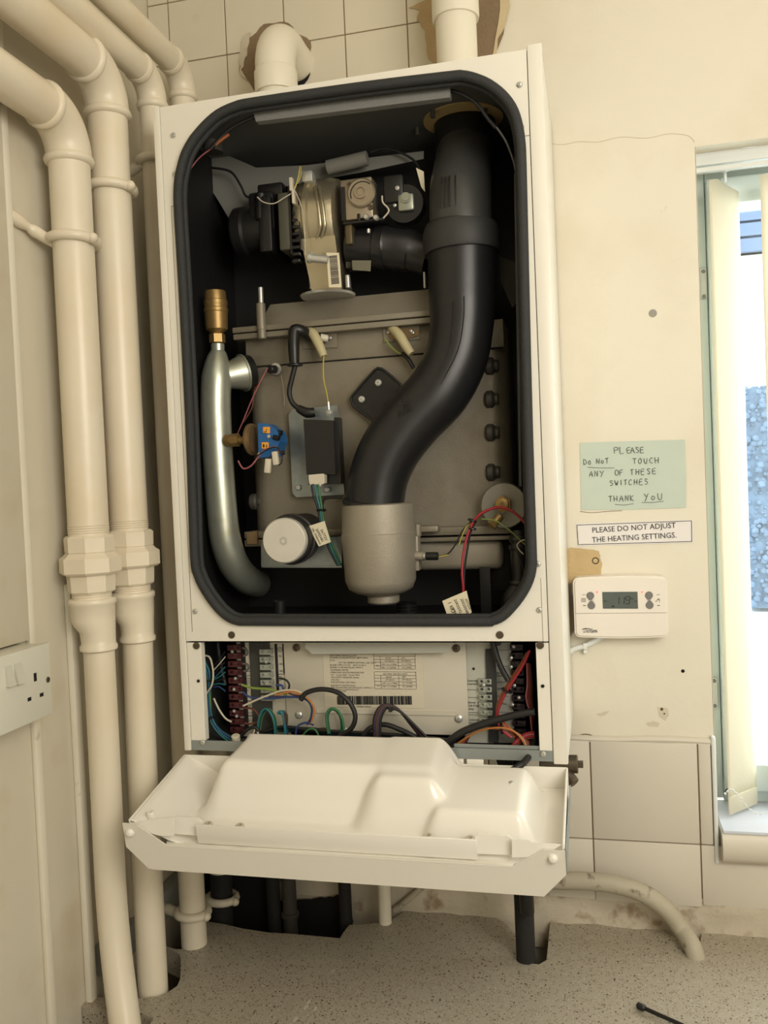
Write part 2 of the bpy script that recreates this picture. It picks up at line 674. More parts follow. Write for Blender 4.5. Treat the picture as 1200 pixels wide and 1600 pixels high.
patch('stain_and_shade_patch', [(872, 858), (900, 856), (936, 862), (941, 880), (938, 900), (920, 910), (880, 912)], plast_m, y=-0.0006, th=0.0008, parent=back)
patch('stain_and_shade_patch', [(880, 905), (893, 905), (898, 985), (880, 1010)], mat('shaded_plaster', (150, 140, 120), 0.9, var=0.2, vscale=40), y=-0.0006, th=0.0006, parent=back)  # shadow left of the controller, put in as a grey patch


# hairline cracks, as thin grooves of dirt
def crack(pix, r=0.0005, y=-0.0004, mt=None):
    bm = B()
    tube(bm, [at(px, py, y) + Vector((0, 0, 0.001 * noise.noise(Vector((px, py, 0))))) for px, py in pix], r, 5, 3)
    obj('plaster_crack', bm, mt or mortar_m, back, 40)


crack([(862, 224), (880, 226), (905, 221), (935, 222), (970, 214), (1010, 216), (1045, 209), (1075, 212), (1085, 222)], 0.00022, mt=mat('hairline', (188, 172, 138), .9))
crack([(882, 866), (893, 870), (905, 866), (925, 869), (938, 868)], 0.0007)
for _p in ([(932, 1116), (941, 1112), (952, 1111), (948, 1117), (938, 1120)], [(1010, 1130), (1020, 1126), (1032, 1131), (1026, 1136), (1014, 1135)], [(1026, 1104), (1042, 1106), (1046, 1118), (1040, 1126), (1030, 1118)]):
    patch('scuff_mark', _p, mat('scuffed_paint', (212, 202, 182), .9, var=.15, vscale=90), y=-.0002, th=.0002, parent=back)
crack([(884, 1146), (900, 1149), (915, 1147), (925, 1149)], 0.0008)
crack([(906, 799), (925, 801), (950, 799), (972, 798)], 0.0004)

# ---------------------------------------------------------------- worktop with rough cut-outs
outl = [(-0.0485, -0.328), (-0.0485, -0.305)]
wp = lambda px, py: (lambda v: (v.x, v.y))(atz(px, py, 0.9))
outl += [wp(156, 1558), (-0.002, -0.300), (0.008, -0.302)]
outl += [(0.022, -0.297), (0.040, -0.290), (0.050, -0.280), (0.056, -0.262), (0.052, -0.245), (0.030, -0.2), (0.020, -0.185)]
outl += [wp(256, 1478), wp(275, 1483), wp(300, 1483), wp(310, 1474), wp(311, 1450), wp(308, 1437)]
outl += [wp(350, 1444), wp(380, 1451), wp(420, 1457), wp(455, 1459), wp(500, 1463), wp(531, 1466), wp(537, 1456), wp(546, 1445), wp(575, 1444), wp(585, 1442), wp(600, 1443), wp(608, 1446), wp(613, 1436), wp(630, 1425), wp(662, 1418), wp(700, 1419), wp(748, 1424), wp(772, 1432), wp(792, 1445), wp(805, 1459), wp(813, 1478), wp(817, 1498), wp(828, 1505), wp(842, 1507), wp(854, 1500), wp(856, 1480), wp(860, 1436)]
outl += [wp(930, 1441), wp(1028, 1449), wp(1040, 1457), wp(1060, 1468), wp(1066, 1482), wp(1074, 1492), wp(1085, 1499), wp(1097, 1497), wp(1099, 1488), wp(1094, 1478), wp(1096, 1457)]
outl += [(0.84, -0.006), (2.1, -0.006), (2.1, -0.62), (0.075, -0.62), (0.068, -0.40), (0.060, -0.335), (0.030, -0.326), (-0.005, -0.330)]
bm = B()
prism(bm, [Vector((x, y, 0.9)) for x, y in outl], (0, 0, -0.038))
wt = obj('worktop', bm, worktop_m, smooth=0)
setp(wt, 'grey speckled laminate worktop with rough holes cut round the pipes', 'worktop')
for px, py in ((520, 1518), (478, 1574), (462, 1592), (492, 1576), (482, 1566)):
    bm = B()
    p = atz(px, py, 0.9004)
    prism(bm, [Vector((p.x + math.cos(a) * (0.0015 + 0.002 * random.random()), p.y + math.sin(a) * (0.003 + 0.005 * random.random()), 0.9001)) for a in [k * PI / 4 for k in range(8)]], (0, 0, 0.0003))
    obj('paint_splash', bm, mat('white_paint_drip', (190, 182, 166), 0.6), wt, 0)

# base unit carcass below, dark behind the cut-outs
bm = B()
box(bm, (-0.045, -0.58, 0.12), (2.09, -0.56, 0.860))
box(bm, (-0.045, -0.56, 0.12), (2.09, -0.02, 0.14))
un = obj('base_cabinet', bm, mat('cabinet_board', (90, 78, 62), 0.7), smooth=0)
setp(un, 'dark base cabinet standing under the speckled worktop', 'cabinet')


# ================================================================ HEATING PIPES on the left wall
def elbow_pts(x, y, z, R, n=8):
    """from the vertical pipe up through a bend to a run towards the room"""
    return [Vector((x, y - R + R * math.cos(a), z - R + R * math.sin(a))) for a in [PI / 2 * k / n for k in range(n + 1)]]


def heating_pipe(x, y, r, z_run, z_bot, label, clip, union=None, R=0.048, clip2=None, arm=0.014, lift=0.0, dark=None):
    o = empty('heating_pipe', (x, y, z_bot), label, 'pipe', 'cream painted heating pipes in the left corner')
    zc = z_run
    # elbow
    bm = B()
    pts = elbow_pts(x, y, zc, R)
    tube(bm, pts, r * 1.10, 24, 2)
    obj('elbow', bm, pipe_m, o, 60)
    bm = B()
    a = Vector((x, y, zc - R))
    lathe(bm, [(-0.002, r * 1.02), (0.0, r * 1.16), (0.004, r * 1.22), (0.008, r * 1.16), (0.010, r * 1.05)], a - Vector((0, 0, 0.008)), ZA, 28)
    b = Vector((x, y - R, zc))
    lathe(bm, [(-0.006, r * 1.05), (-0.003, r * 1.14), (0.002, r * 1.16), (0.006, r * 1.05)], b, (0, -1, 0), 28)
    obj('elbow_bead', bm, pipe_m, o, 60)
    bm = B()
    tube(bm, [b, b + Vector((0, -0.25, 0.0)), b + Vector((0, -1.6, 0.0))], r, 28, 1)
    obj('overhead_run', bm, pipe_m, o, 60)
    zt = zc - R
    if union is None:
        bm = B()
        tube(bm, [Vector((x, y, zt)), Vector((x, y, dark or z_bot))], r, 28, 1)
        obj('riser', bm, pipe_m, o, 60)
        if dark:
            bm = B()
            tube(bm, [Vector((x, y, dark)), Vector((x - .004, y, z_bot))], r * .94, 24, 1)
            obj('stripped_section', bm, lag_m, o, 60, label='bare blackened foot of the pipe')
    else:
        zu, zr, rl, dx, low = union      # top of union, top of reducer, lower radius, lower offset, path
        bm = B()
        pr = [(0, r)]
        tube(bm, [Vector((x, y, zt)), Vector((x, y, zu - 0.004))], r, 28, 1)
        for k in range(4):
            lathe(bm, [(0, r), (0.0007, r + 0.0007), (0.0014, r)], (x, y, zu + 0.003 + 0.003 * k), ZA, 28)
        obj('riser', bm, pipe_m, o, 60)
        bm = B()
        lathe(bm, [(0, r * 1.10), (0.003, r * 1.22), (0.021, r * 1.24), (0.024, r * 1.12)], (x, y, zu - 0.024), ZA, flat=8)
        lathe(bm, [(0, r * 1.38), (0.003, r * 1.52), (0.021, r * 1.52), (0.025, r * 1.30), (0.028, r * 1.2)], (x, y, zu - 0.050), ZA, flat=8)
        lathe(bm, [(0, r * 1.08), (0.002, r * 1.16), (0.022, r * 1.20), (0.026, r * 1.2)], (x, y, zu - 0.074), ZA, flat=8)
        obj('union_nut', bm, pipe_m, o, 25)
        bm = B()
        tube(bm, [Vector((x, y, zu - 0.074)), Vector((x, y, zr))], r * 0.96, 28, 1)
        for k in range(4):
            lathe(bm, [(0, r * .96), (0.0007, r * .96 + 0.0007), (0.0014, r * .96)], (x, y, zr + 0.002 + 0.003 * k), ZA, 28)
        obj('nipple', bm, pipe_m, o, 60)
        # eccentric reducer
        bm = B()
        prof = [(0.0, r * 1.10, 0), (-0.002, r * 1.17, 0), (-0.007, r * 1.17, 0), (-0.009, r * 1.10, 0), (-0.028, r * 1.08, 0), (-0.036, r * 1.0, .35), (-0.044, rl * 1.14, .9), (-0.054, rl * 1.10, 1), (-0.060, rl * 1.10, 1), (-0.062, rl * 1.2, 1), (-0.067, rl * 1.2, 1), (-0.069, rl * 1.05, 1)]
        rings = []
        for h, rr, t in prof:
            rings.append([bm.verts.new((x + dx * t + rr * math.cos(2 * PI * k / 28), y + rr * math.sin(2 * PI * k / 28), zr + h)) for k in range(28)])
        for p, q in zip(rings[:-1], rings[1:]):
            for k in range(28):
                bm.faces.new((p[k], p[(k + 1) % 28], q[(k + 1) % 28], q[k]))
        bm.faces.new(rings[0])
        bm.faces.new(rings[-1][::-1])
        obj('reducer', bm, pipe_m, o, 50)
        bm = B()
        tube(bm, [Vector((x + dx, y, zr - 0.068))] + [Vector(p) for p in low], rl, 28, 5)
        obj('drop_pipe', bm, pipe_m, o, 60)

    def clipring(z, rr):
        bm = B()
        torus(bm, (x, y, z), (0.03, 0.05, 1), rr + 0.0035, 0.0062, 30, 10)
        e = Vector((x + rr + 0.007, y - 0.008, z - 0.001))
        lathe(bm, [(-0.0075, 0.0), (-0.006, 0.0045), (0, 0.0072), (0.006, 0.0045), (0.0075, 0.0)], e, (0.5, -0.6, 0.1), 12)
        c = Vector((x - rr * 0.9, y - 0.006, z - 0.002))
        w = Vector((-0.0500, y - arm, z - 0.006 + lift))
        mid = c.lerp(w, 0.45)
        tube(bm, [c, mid, mid.lerp(w, .25), mid.lerp(w, .6), w], [0.0062, 0.0080, 0.0052, 0.0085, 0.0088], 12, 4)
        obj('pipe_clip', bm, pipe_m, o, 60)
    if clip:
        clipring(clip, r)
    if clip2:
        clipring(clip2, r)
    return o


heating_pipe(-0.005, -0.322, 0.0258, 2.056, 0.86, 'cream heating pipe nearest the socket, curving forward at the worktop', 1.902,
             (1.5235, 1.4420, 0.0198, 0.006, [(0.0005, -0.322, 1.20), (0.000, -0.322, 1.06), (0.006, -0.328, 0.99), (0.022, -0.345, 0.925), (0.046, -0.372, 0.86)]), arm=0.066, lift=0.026)
heating_pipe(0.0165, -0.259, 0.0258, 2.137, 0.86, 'cream heating pipe with union nut, second from the room, dropping straight into the worktop', 1.985,
             (1.526, 1.442, 0.0200, 0.0050, [(0.0205, -0.263, 1.2), (0.025, -0.272, 0.86)]))
heating_pipe(0.0295, -0.155, 0.0190, 2.176, 0.80, 'slim cream heating pipe tight against the left side of the boiler', 2.056, None, 0.036, 0.948, arm=-0.03)
heating_pipe(0.0360, -0.066, 0.0185, 2.226, 0.80, 'slim cream heating pipe in the tiled corner, its foot stripped dark under the boiler', None, None, 0.036, 0.928, arm=-0.02, dark=0.972)


# ---------------------------------------------------------------- flue pipes above the boiler
def flue(x, y, z0, z1, R, r, label, sock):
    o = empty('flue_pipe', (x, y, z0), label, 'pipe')
    bm = B()
    tube(bm, [Vector((x, y, z0)), Vector((x, y, sock))], r * 0.93, 32, 1)
    obj('stub', bm, flue_m, o, 60)
    bm = B()
    lathe(bm, [(0, r * 0.95), (0.0, r * 1.05), (0.003, r * 1.07), (0.030, r * 1.07), (0.034, r * 1.0)], (x, y, sock), ZA, 32)
    obj('socket', bm, flue_m, o, 50)
    bm = B()
    pts = [Vector((x, y, sock + 0.01)), Vector((x, y, z1 - R))]
    pts += [Vector((x, y + R - R * math.cos(a), z1 - R + R * math.sin(a))) for a in [PI / 2 * k / 8 for k in range(1, 9)]]
    tube(bm, pts, r, 32, 2)
    obj('elbow', bm, flue_m, o, 60)
    bm = B()
    tube(bm, [pts[-1], Vector((x, 0.02, z1))], r * 0.98, 32, 1)
    obj('wall_stub', bm, flue_m, o, 60)
    return o


flue(0.2010, -0.100, 2.090, 2.240, 0.050, 0.0295, 'cream flue pipe bending into the broken tiles, above the left half of the boiler', 2.152)
flue(0.4690, -0.100, 2.090, 2.330, 0.055, 0.0305, 'cream flue pipe rising out of the photo above the right half of the boiler', 2.214)

# ================================================================ BOILER
YF = -0.249
BX0, BX1, BZ0, BZ1 = 0.078, 0.591, 1.222, 2.090
boiler = empty('gas_boiler', (0.3345, -0.1, BZ0), 'white wall-hung gas boiler with its front off and control panel folded down', 'boiler')
# casing
bm = B()
box(bm, (BX0, YF + 0.002, BZ0), (BX0 + 0.0015, -0.001, BZ1))
box(bm, (BX1 - 0.0015, YF + 0.002, BZ0), (BX1, -0.001, BZ1))
box(bm, (BX0, YF + 0.002, BZ1 - 0.003), (BX1, -0.001, BZ1 - 0.0015))
box(bm, (BX0, -0.003, BZ0), (BX1, -0.001, BZ1))
obj('casing', bm, case_m, boiler, 0)
bm = B()
box(bm, (BX0, YF - 0.0008, BZ0), (0.0878, YF + 0.012, BZ1), 0.0012)
obj('front_post', bm, case_m, boiler, 35)
bm = B()
box(bm, (0.5738, YF - 0.0016, BZ0 - 0.002), (BX1 + 0.0004, YF + 0.012, BZ1 + 0.003), 0.0014)
obj('front_post', bm, case_m, boiler, 35)
loop = [(300, 215), (318, 194), (340, 175), (368, 162), (400, 155), (560, 132), (700, 115), (724, 113.5), (745, 118), (768, 128), (790, 145), (806, 166), (815, 190), (820, 220), (822, 260), (826, 430), (830, 600), (834, 740), (838, 862), (838, 885), (833, 908), (822, 930), (807, 950), (790, 967), (772, 975), (750, 977), (560, 977), (400, 976), (372, 975), (352, 966), (334, 948), (318, 925), (306, 900), (300, 868), (296, 740), (290, 600), (281, 430), (275, 330), (275, 290), (279, 265), (287, 238)]
LP = [at(px, py, YF) for px, py in loop]
# keep the straight sides straight
def shrink(P, d):
    c = Vector((0.3345, YF, 1.735))
    out = []
    n = len(P)
    for i in range(n):
        t = (P[(i + 1) % n] - P[i - 1]).normalized()
        nrm = Vector((-t.z, 0, t.x))
        if nrm.dot(c - P[i]) < 0:
            nrm = -nrm
        out.append(P[i] + nrm * d)
    return out
bm = B()
oy = YF
prism(bm, [Vector((0.0885, oy, 1.3705)), Vector((0.573, oy, 1.3705)), Vector((0.573, oy, 2.0885)), Vector((0.0885, oy, 2.0885))], (0, 0.0015, 0), [shrink(LP, 0.004)])
box(bm, (0.0885, oy, 1.3705), (0.573, oy + 0.02, 1.3720))
obj('front_frame', bm, case_m, boiler, 0)
bm = B()
box(bm, (0.0885, YF + 0.0006, 1.236), (0.1095, YF + 0.012, 1.3700), 0.0005)
obj('compartment_frame', bm, case_m, boiler, 0)
bm = B()
box(bm, (0.5572, YF + 0.0006, 1.236), (0.5730, YF + 0.012, 1.3700), 0.0005)
obj('compartment_frame', bm, case_m, boiler, 0)
# seams beside the opening
seam_m = mat('seam_shadow', (120, 110, 92), 0.8)
bm = B()
box(bm, (0.5640, YF - 0.0003, 1.9855), (0.5730, YF, 1.9863))
obj('panel_seam', bm, seam_m, boiler, 0)
bm = B()
box(bm, (0.0978, YF - 0.0003, 1.9560), (0.1046, YF, 1.9566))
box(bm, (0.0978, YF - 0.0003, 1.385), (0.0984, YF, 1.9560))
obj('panel_seam', bm, seam_m, boiler, 0)
bm = B()
box(bm, (0.5662, YF - 0.0003, 1.372), (0.5667, YF, 1.45))
obj('panel_seam', bm, seam_m, boiler, 0)
# seal
bm = B()
G = shrink(LP, 0.0052)
G = [Vector((p.x, YF - 0.003, p.z)) for p in G]
G2, _ = smooth_pts(G + [G[0]], 3)
tube(bm, G2[:-1], 0.0064, 10, 1, closed=True)
Gi = [Vector((p.x, YF + 0.006, p.z)) for p in shrink(LP, 0.0095)]
Gi2, _ = smooth_pts(Gi + [Gi[0]], 3)
tube(bm, Gi2[:-1], 0.0045, 8, 1, closed=True)
obj('door_seal', bm, gask_m, boiler, 60)
# liner
bm = B()
box(bm, (0.0805, YF + 0.004, 1.384), (0.0825, -0.006, 2.086))
box(bm, (0.5865, YF + 0.004, 1.384), (0.5885, -0.006, 2.086))
box(bm, (0.0805, -0.008, 1.384), (0.5885, -0.006, 2.086))
box(bm, (0.0805, YF + 0.004, 1.380), (0.5885, -0.006, 1.384))
obj('chamber_liner', bm, liner_m, boiler, 0)
bm = B()
box(bm, (0.0826, YF + 0.004, 2.0825), (0.5864, -0.008, 2.086))
obj('chamber_ceiling', bm, mat('grey_ceiling_sheet', (104, 106, 104), 0.6, var=0.12), boiler, 0)
bm = B()      # lower compartment liner
box(bm, (0.0800, YF + 0.016, 1.226), (0.0820, -0.006, 1.379))
box(bm, (0.5870, YF + 0.016, 1.226), (0.5890, -0.006, 1.379))
box(bm, (0.0800, -0.010, 1.226), (0.5890, -0.008, 1.379))
box(bm, (0.0800, YF + 0.016, 1.222), (0.5890, -0.006, 1.226))
obj('control_box_liner', bm, mat('grey_box', (70, 72, 70), 0.6), boiler, 0)


def screw(px, py, Y, r=0.0036, mt=None, parent=None, n=(0, -1, 0), dark=False, name='screw'):
    p = at(px, py, Y)
    bm = B()
    n = Vector(n)
    x, y = frame_of(n)
    if dark:
        lathe(bm, [(0, r * 1.3), (0.0008, r * 1.3), (0.001, r * 0.8), (-0.0005, r * 0.75), (-0.0005, 0)], p, n, 16)
    else:
        lathe(bm, [(0, r), (0.0008, r), (0.002, r * 0.72), (0.0024, r * 0.3), (0.0012, r * 0.2), (0.0012, 0)], p, n, 16)
        for a in (0.4, 0.4 + PI / 2):
            d = x * math.cos(a) + y * math.sin(a)
            obox(bm, p + n * 0.0018, d, n.cross(d), n, r * 1.3, r * 0.16, 0.0016)
    return obj(name, bm, mt or steel_m, parent or boiler, 30)


for px, py in ((271, 211), (812, 132), (815, 199), (841, 881), (843, 953), (305, 955), (302, 892), (262, 286), (317, 1160), (849, 1178)):
    if (px, py) == (262, 286):
        px, py = 273.5, 272
    screw(px, py, YF - 0.0010, 0.0036)
for px, py in ((362, 992), (781, 992), (307, 1009), (844, 1008)):
    screw(px, py, YF - 0.0004, 0.0037, bronze_m, dark=True, name='screw_socket')
for px, py in ((310, 1064), (848, 1072)):
    bm = B()
    lathe(bm, [(0, 0.0022), (0.0006, 0.0022)], at(px, py, YF - 0.0001), (0, -1, 0), 14)
    obj('screw_hole', bm, dark_m, boiler, 30)

# foam strips, grey sheet
def quadbox(pix, Y, th):
    P = [at(px, py, Y) for px, py in pix]
    bm = B()
    prism(bm, P, (0, th, 0))
    return bm


obj('foam_strip', quadbox([(395, 174), (703, 136), (703, 152), (400, 190)], -0.232, 0.012), foam_m, boiler, 0)
bm = B()
a, b = at(512, 262, -0.10), at(574, 247, -0.10)
tube(bm, [a, (a + b) / 2, b], 0.0105, 14, 1)
obj('foam_roll', bm, mat('grey_foam_roll', (122, 120, 112), 0.9, bump=0.4, bscale=500), boiler, 50)
obj('lit_wall_sheet', quadbox([(296, 262), (290, 274), (330, 296), (345, 320), (366, 356), (386, 340), (394, 316), (430, 295), (480, 284), (560, 270), (662, 248), (662, 236), (480, 258), (400, 262), (350, 240), (320, 240)], -0.075, 0.0015), sheet_m, boiler, 0)  # grey sheet shaped as the lit part of the chamber wall
# overlapping corner flap
bm = B()
tube(bm, [at(333, 222, -.2), at(333, 238, -.2)], 0.014, 16, 1)
obj('blanking_plug', bm, mat('dark_plug', (52, 50, 46), 0.7), boiler, 40)

# ---- heat exchanger
HX = []
bm = B()
x0, x1 = 0.135, 0.523
yh = -0.112
plan = []
for cx, cy, a0 in ((x1 - 0.03, yh + 0.03, -PI / 2), ):
    for k in range(9):
        a = a0 + PI / 2 * k / 8
        plan.append((cx + 0.03 * math.cos(a), cy + 0.03 * math.sin(a)))
plan += [(x1, -0.02), (x0, -0.02)]
for k in range(9):
    a = PI + PI / 2 * k / 8
    plan.append((x0 + 0.028 + 0.028 * math.cos(a), yh + 0.028 + 0.028 * math.sin(a)))
prism(bm, [Vector((x, y, 1.50)) for x, y in plan], (0, 0, 0.285))
hx = obj('heat_exchanger', bm, cast_m, boiler, 35)
bm = B()       # slightly raised top band of the casting
box(bm, (0.140, yh - 0.004, 1.7555), (0.520, -0.03, 1.794), 0.0015)
obj('top_band', bm, cast_m, hx, 35)
bm = B()
a = at(365, 506, -0.130)
b = at(668, 530, -0.130)
box(bm, (a.x, -0.134, 1.7935), (0.452, -0.02, 1.8015), 0.001)
box(bm, (a.x, -0.136, 1.8030), (0.452, -0.02, 1.8110), 0.001)
obj('flange', bm, cast_m, hx, 35)
bm = B()
prism(bm, [Vector((0.164, -0.124, 1.811)), Vector((0.452, -0.124, 1.811)), Vector((0.452, -0.105, 1.846)), Vector((0.178, -0.105, 1.846))], (0, 0.08, 0))
obj('burner_hood', bm, cast_m, hx, 0)
bm = B()
text_bm('GX170210', 0.0072, at(386, 561, yh - 0.0045), XA, ZA, 0.0005, bm=bm)
obj('casting_number', bm, cast_m, hx, 0)
bm = B()       # shadow groove under the band
box(bm, (0.1400, yh - 0.0006, 1.7540), (0.5180, yh + 0.001, 1.7556))
obj('groove', bm, dark_m, hx, 0)
# studs
for (px, pya, pyb, r) in ((408, 449, 476, 0.0036), (544, 430, 450, 0.0036), (487, 427, 452, 0.0032), (664, 425, 450, 0.0020)):
    bm = B()
    cyl(bm, at(px, pyb, -0.128), at(px - 1, pya, -0.128), r, 12, bev=0.0005)
    obj('stud', bm, steel_m, hx, 40)
bm = B()
cyl(bm, at(409, 516, -0.138), at(407, 474, -0.138), 0.0068, 16, bev=0.001)
cyl(bm, at(410, 530, -0.138), at(409, 514, -0.138), 0.0062, 16, bev=0.001)
obj('clamp_bolt', bm, cast_m, hx, 40)
# lower flange & bottom tray
bm = B()
box(bm, (0.128, -0.126, 1.5020), (0.345, -0.03, 1.5120), 0.001)
box(bm, (0.128, -0.126, 1.4900), (0.345, -0.03, 1.5000), 0.001)
box(bm, (0.385, -0.128, 1.4985), (0.520, -0.03, 1.5100), 0.001)
box(bm, (0.385, -0.130, 1.4900), (0.520, -0.03, 1.4960), 0.001)
obj('lower_flange', bm, cast_m, hx, 35)
bm = B()
box(bm, (0.385, -0.122, 1.449), (0.508, -0.03, 1.490), 0.009, 3)
obj('bottom_pan', bm, sump_m, hx, 35)
bm = B()
box(bm, at(655, 832, -0.15), at(688, 820, -0.13), 0.002)
cyl(bm, at(652, 838, -0.15), at(652, 818, -0.15), 0.006, 14, bev=0.001)
obj('flange_clamp', bm, cast_m, hx, 35)
# clean-out lugs down the right side
for px, py in ((768, 572), (768, 624), (769, 676), (770, 738), (400, 784)):
    Y = -0.11 if px > 500 else -0.10
    p = at(px, py, Y)
    bm = B()
    cyl(bm, p - XA * 0.009, p + XA * 0.004, 0.0125, 18, bev=0.003)
    cyl(bm, p + XA * 0.004, p + XA * 0.010, 0.0085, 14, bev=0.001)
    obj('clean_out_plug', bm, mat('dark_cast', (84, 82, 76), 0.5, metal=0.4, var=0.15), hx, 35)

# ---- fan
fan = hx_fan = None
yc = -0.105
c = at(500, 352, yc)
zc = c.z
xl, xr = at(474, 352, yc).x, at(536, 352, yc).x
bm = B()
W = xr - xl
R = 0.064
prof = [(0, R * .55), (0, R * .90), (0.005, R * 0.97), (W * .22, R * 0.99), (W * .26, R * 1.035), (W * .36, R * 1.035), (W * .40, R * .99), (W * .8, R * 0.97), (W * .95, R * 0.93), (W, R * .85), (W, R * 0.4)]
lathe(bm, prof, (xl, yc + 0.012, zc + 0.004), XA, 56)
fan = obj('fan', bm, fan_m, boiler, 35)
bm = B()      # outlet duct down to the burner
prism(bm, [Vector((xl + .010, -0.150, zc - 0.030)), Vector((xr + 0.000, -0.150, zc - 0.030)), Vector((xr + 0.002, -0.132, 1.848)), Vector((xl + .018, -0.132, 1.848))], (0, 0.06, 0))
obj('outlet_duct', bm, fan_m, fan, 0)
bm = B()
def onfan(px, py, lift=0.0):
    z_ = at(px, py, -.15).z
    yy = yc + .012 - math.sqrt(max(0.0001, (R * 1.02 + lift) ** 2 - (z_ - zc - .004) ** 2))
    return at(px, py, yy)
for off in (0, 7):
    tube(bm, [onfan(492 + off, 292), onfan(497 + off, 318), onfan(500 + off, 345), onfan(500 + off, 358), onfan(493 + off, 378), onfan(487 + off, 396)], 0.0026, 8, 4)
obj('casing_rib', bm, fan_m, fan, 50)
bm = B()
cyl(bm, at(485, 403, -0.17), at(514, 406, -0.17), 0.0058, 14, bev=0.001)
cyl(bm, at(482, 402, -0.17), at(487, 403, -0.17), 0.008, 12, bev=0.001)
obj('clamp_screw', bm, steel_m, fan, 40)
# bar-code sticker on the duct
def sticker(pix, Y, mt, parent, name='sticker', th=0.0004):
    P = [at(px, py, Y) for px, py in pix]
    bm = B()
    prism(bm, P, (0, -th, 0))
    return obj(name, bm, mt, parent, 0)


sticker([(510, 395), (530, 395), (534, 449), (514, 449)], -0.1705, tag_m, fan, 'barcode_sticker')
bm = B()
for k in range(17):
    t = k / 16
    w = random.choice((0.3, 0.5, 0.8))
    a = at(514.5 + 3.5 * t, 400 + 42 * t, -0.1712)
    b = at(526.5 + 3.5 * t, 400 + 42 * t + w * 1.2, -0.1716)
    box(bm, a, b)
obj('barcode', bm, mat('grey_ink', (110, 104, 92), 0.8), fan, 0)
bm = B()
lathe(bm, [(0, 0.010), (0, 0.038), (0.003, 0.040), (0.003, 0.040), (0.0045, 0.036), (0.0045, 0.01)], (at(512, 452, -.118).x, -0.118, 1.8455), ZA, 40)
obj('duct_flange', bm, steel_m, fan, 40)
# motor
bm = B()
xm0 = at(368, 370, yc).x
prof = [(0, 0.012), (0.001, 0.030), (0.006, 0.036), (0.020, 0.037), (0.024, 0.033), (0.052, 0.033)]
lathe(bm, prof, (xm0, yc, zc + 0.002), XA, 32)
box(bm, (at(400, 352, yc).x, yc - 0.03, zc - 0.010), (at(440, 352, yc).x, yc + 0.03, zc + 0.050), 0.006)
box(bm, (at(418, 352, yc).x, yc - 0.038, zc - 0.040), (at(438, 352, yc).x, yc + 0.04, zc + 0.040), 0.003)
obj('motor', bm, black_m, fan, 35)
bm = B()
xa, xb = at(437, 352, yc - .04).x, at(456, 352, yc - .04).x
box(bm, (xa, yc - 0.046, zc - 0.043), (xb, yc + 0.04, zc + 0.038), 0.003)
obj('motor_flange', bm, mat('olive_grey_plastic', (76, 74, 62), 0.5), fan, 35)
bm = B()
for k in range(8):
    p = at(462, 333 + k * 10.6, yc - 0.050)
    box(bm, (p.x - 0.0055, p.y, p.z - 0.0022), (p.x + 0.0055, p.y + 0.03, p.z + 0.0022), 0.0008)
p = at(455, 372, yc - 0.047)
box(bm, (at(453, 372, yc - .047).x, yc - 0.047, zc - 0.050), (at(456, 372, yc - .047).x, yc + .01, zc + 0.045))
box(bm, (at(468, 372, yc - .05).x, yc - 0.050, zc - 0.046), (at(470, 372, yc - .05).x, yc + .01, zc + 0.030))
obj('cooling_fin', bm, black_m, fan, 35)
bm = B()
cyl(bm, at(408, 302, yc - 0.03), at(408, 345, yc - 0.03), 0.0085, 16, bev=0.002)
box(bm, at(402, 308, yc - 0.02), at(448, 290, yc - 0.0), 0.003)
obj('motor_terminal', bm, black_m, fan, 35)
# connector on top of the fan with thin wires
bm = B()
box(bm, at(456, 318, -0.16), at(463, 298, -0.15), 0.001)
box(bm, at(452, 298, -0.16), at(460, 280, -0.15), 0.001)
obj('plug', bm, conn_m, fan, 35)
bm = B()
box(bm, at(472, 284, -0.15), at(494, 273, -0.13), 0.001)
obj('clip', bm, steel_m, fan, 35)


def wire(pix, Y, r, mt, name='wire', parent=None, sub=6, seg=7, label=None):
    Ys = Y if isinstance(Y, (list, tuple)) else [Y] * len(pix)
    bm = B()
    tube(bm, [at(px, py, yy) for (px, py), yy in zip(pix, Ys)], r, seg, sub)
    return obj(name, bm, mt, parent or boiler, 60, label=label)


wy = mat('yellow_wire', (178, 164, 70), 0.5)
wg = mat('green_wire', (52, 108, 66), 0.5)
wgy = mat('green_yellow_wire', (120, 138, 60), 0.5)
wt_ = mat('teal_wire', (36, 104, 112), 0.45)
wb = mat('blue_wire', (40, 62, 112), 0.45)
wk = mat('black_wire', (26, 26, 26), 0.5)
wr = mat('red_wire', (150, 30, 40), 0.45)
wp_ = mat('pink_wire', (156, 92, 96), 0.5)
wo = mat('orange_wire', (178, 112, 50), 0.5)
ww = mat('white_wire', (196, 188, 168), 0.5)
wbr = mat('brown_wire', (96, 52, 38), 0.5)
wv = mat('purple_wire', (76, 64, 92), 0.5)

wire([(402, 308), (412, 316), (428, 318), (444, 309), (458, 299), (466, 280), (470, 262)], -0.155, 0.0009, ww)
wire([(456, 300), (464, 284), (469, 260), (470, 275), (462, 290)], -0.158, 0.0008, wy)
wire([(462, 300), (470, 320), (475, 345), (477, 400)], -0.16, 0.0007, ww)

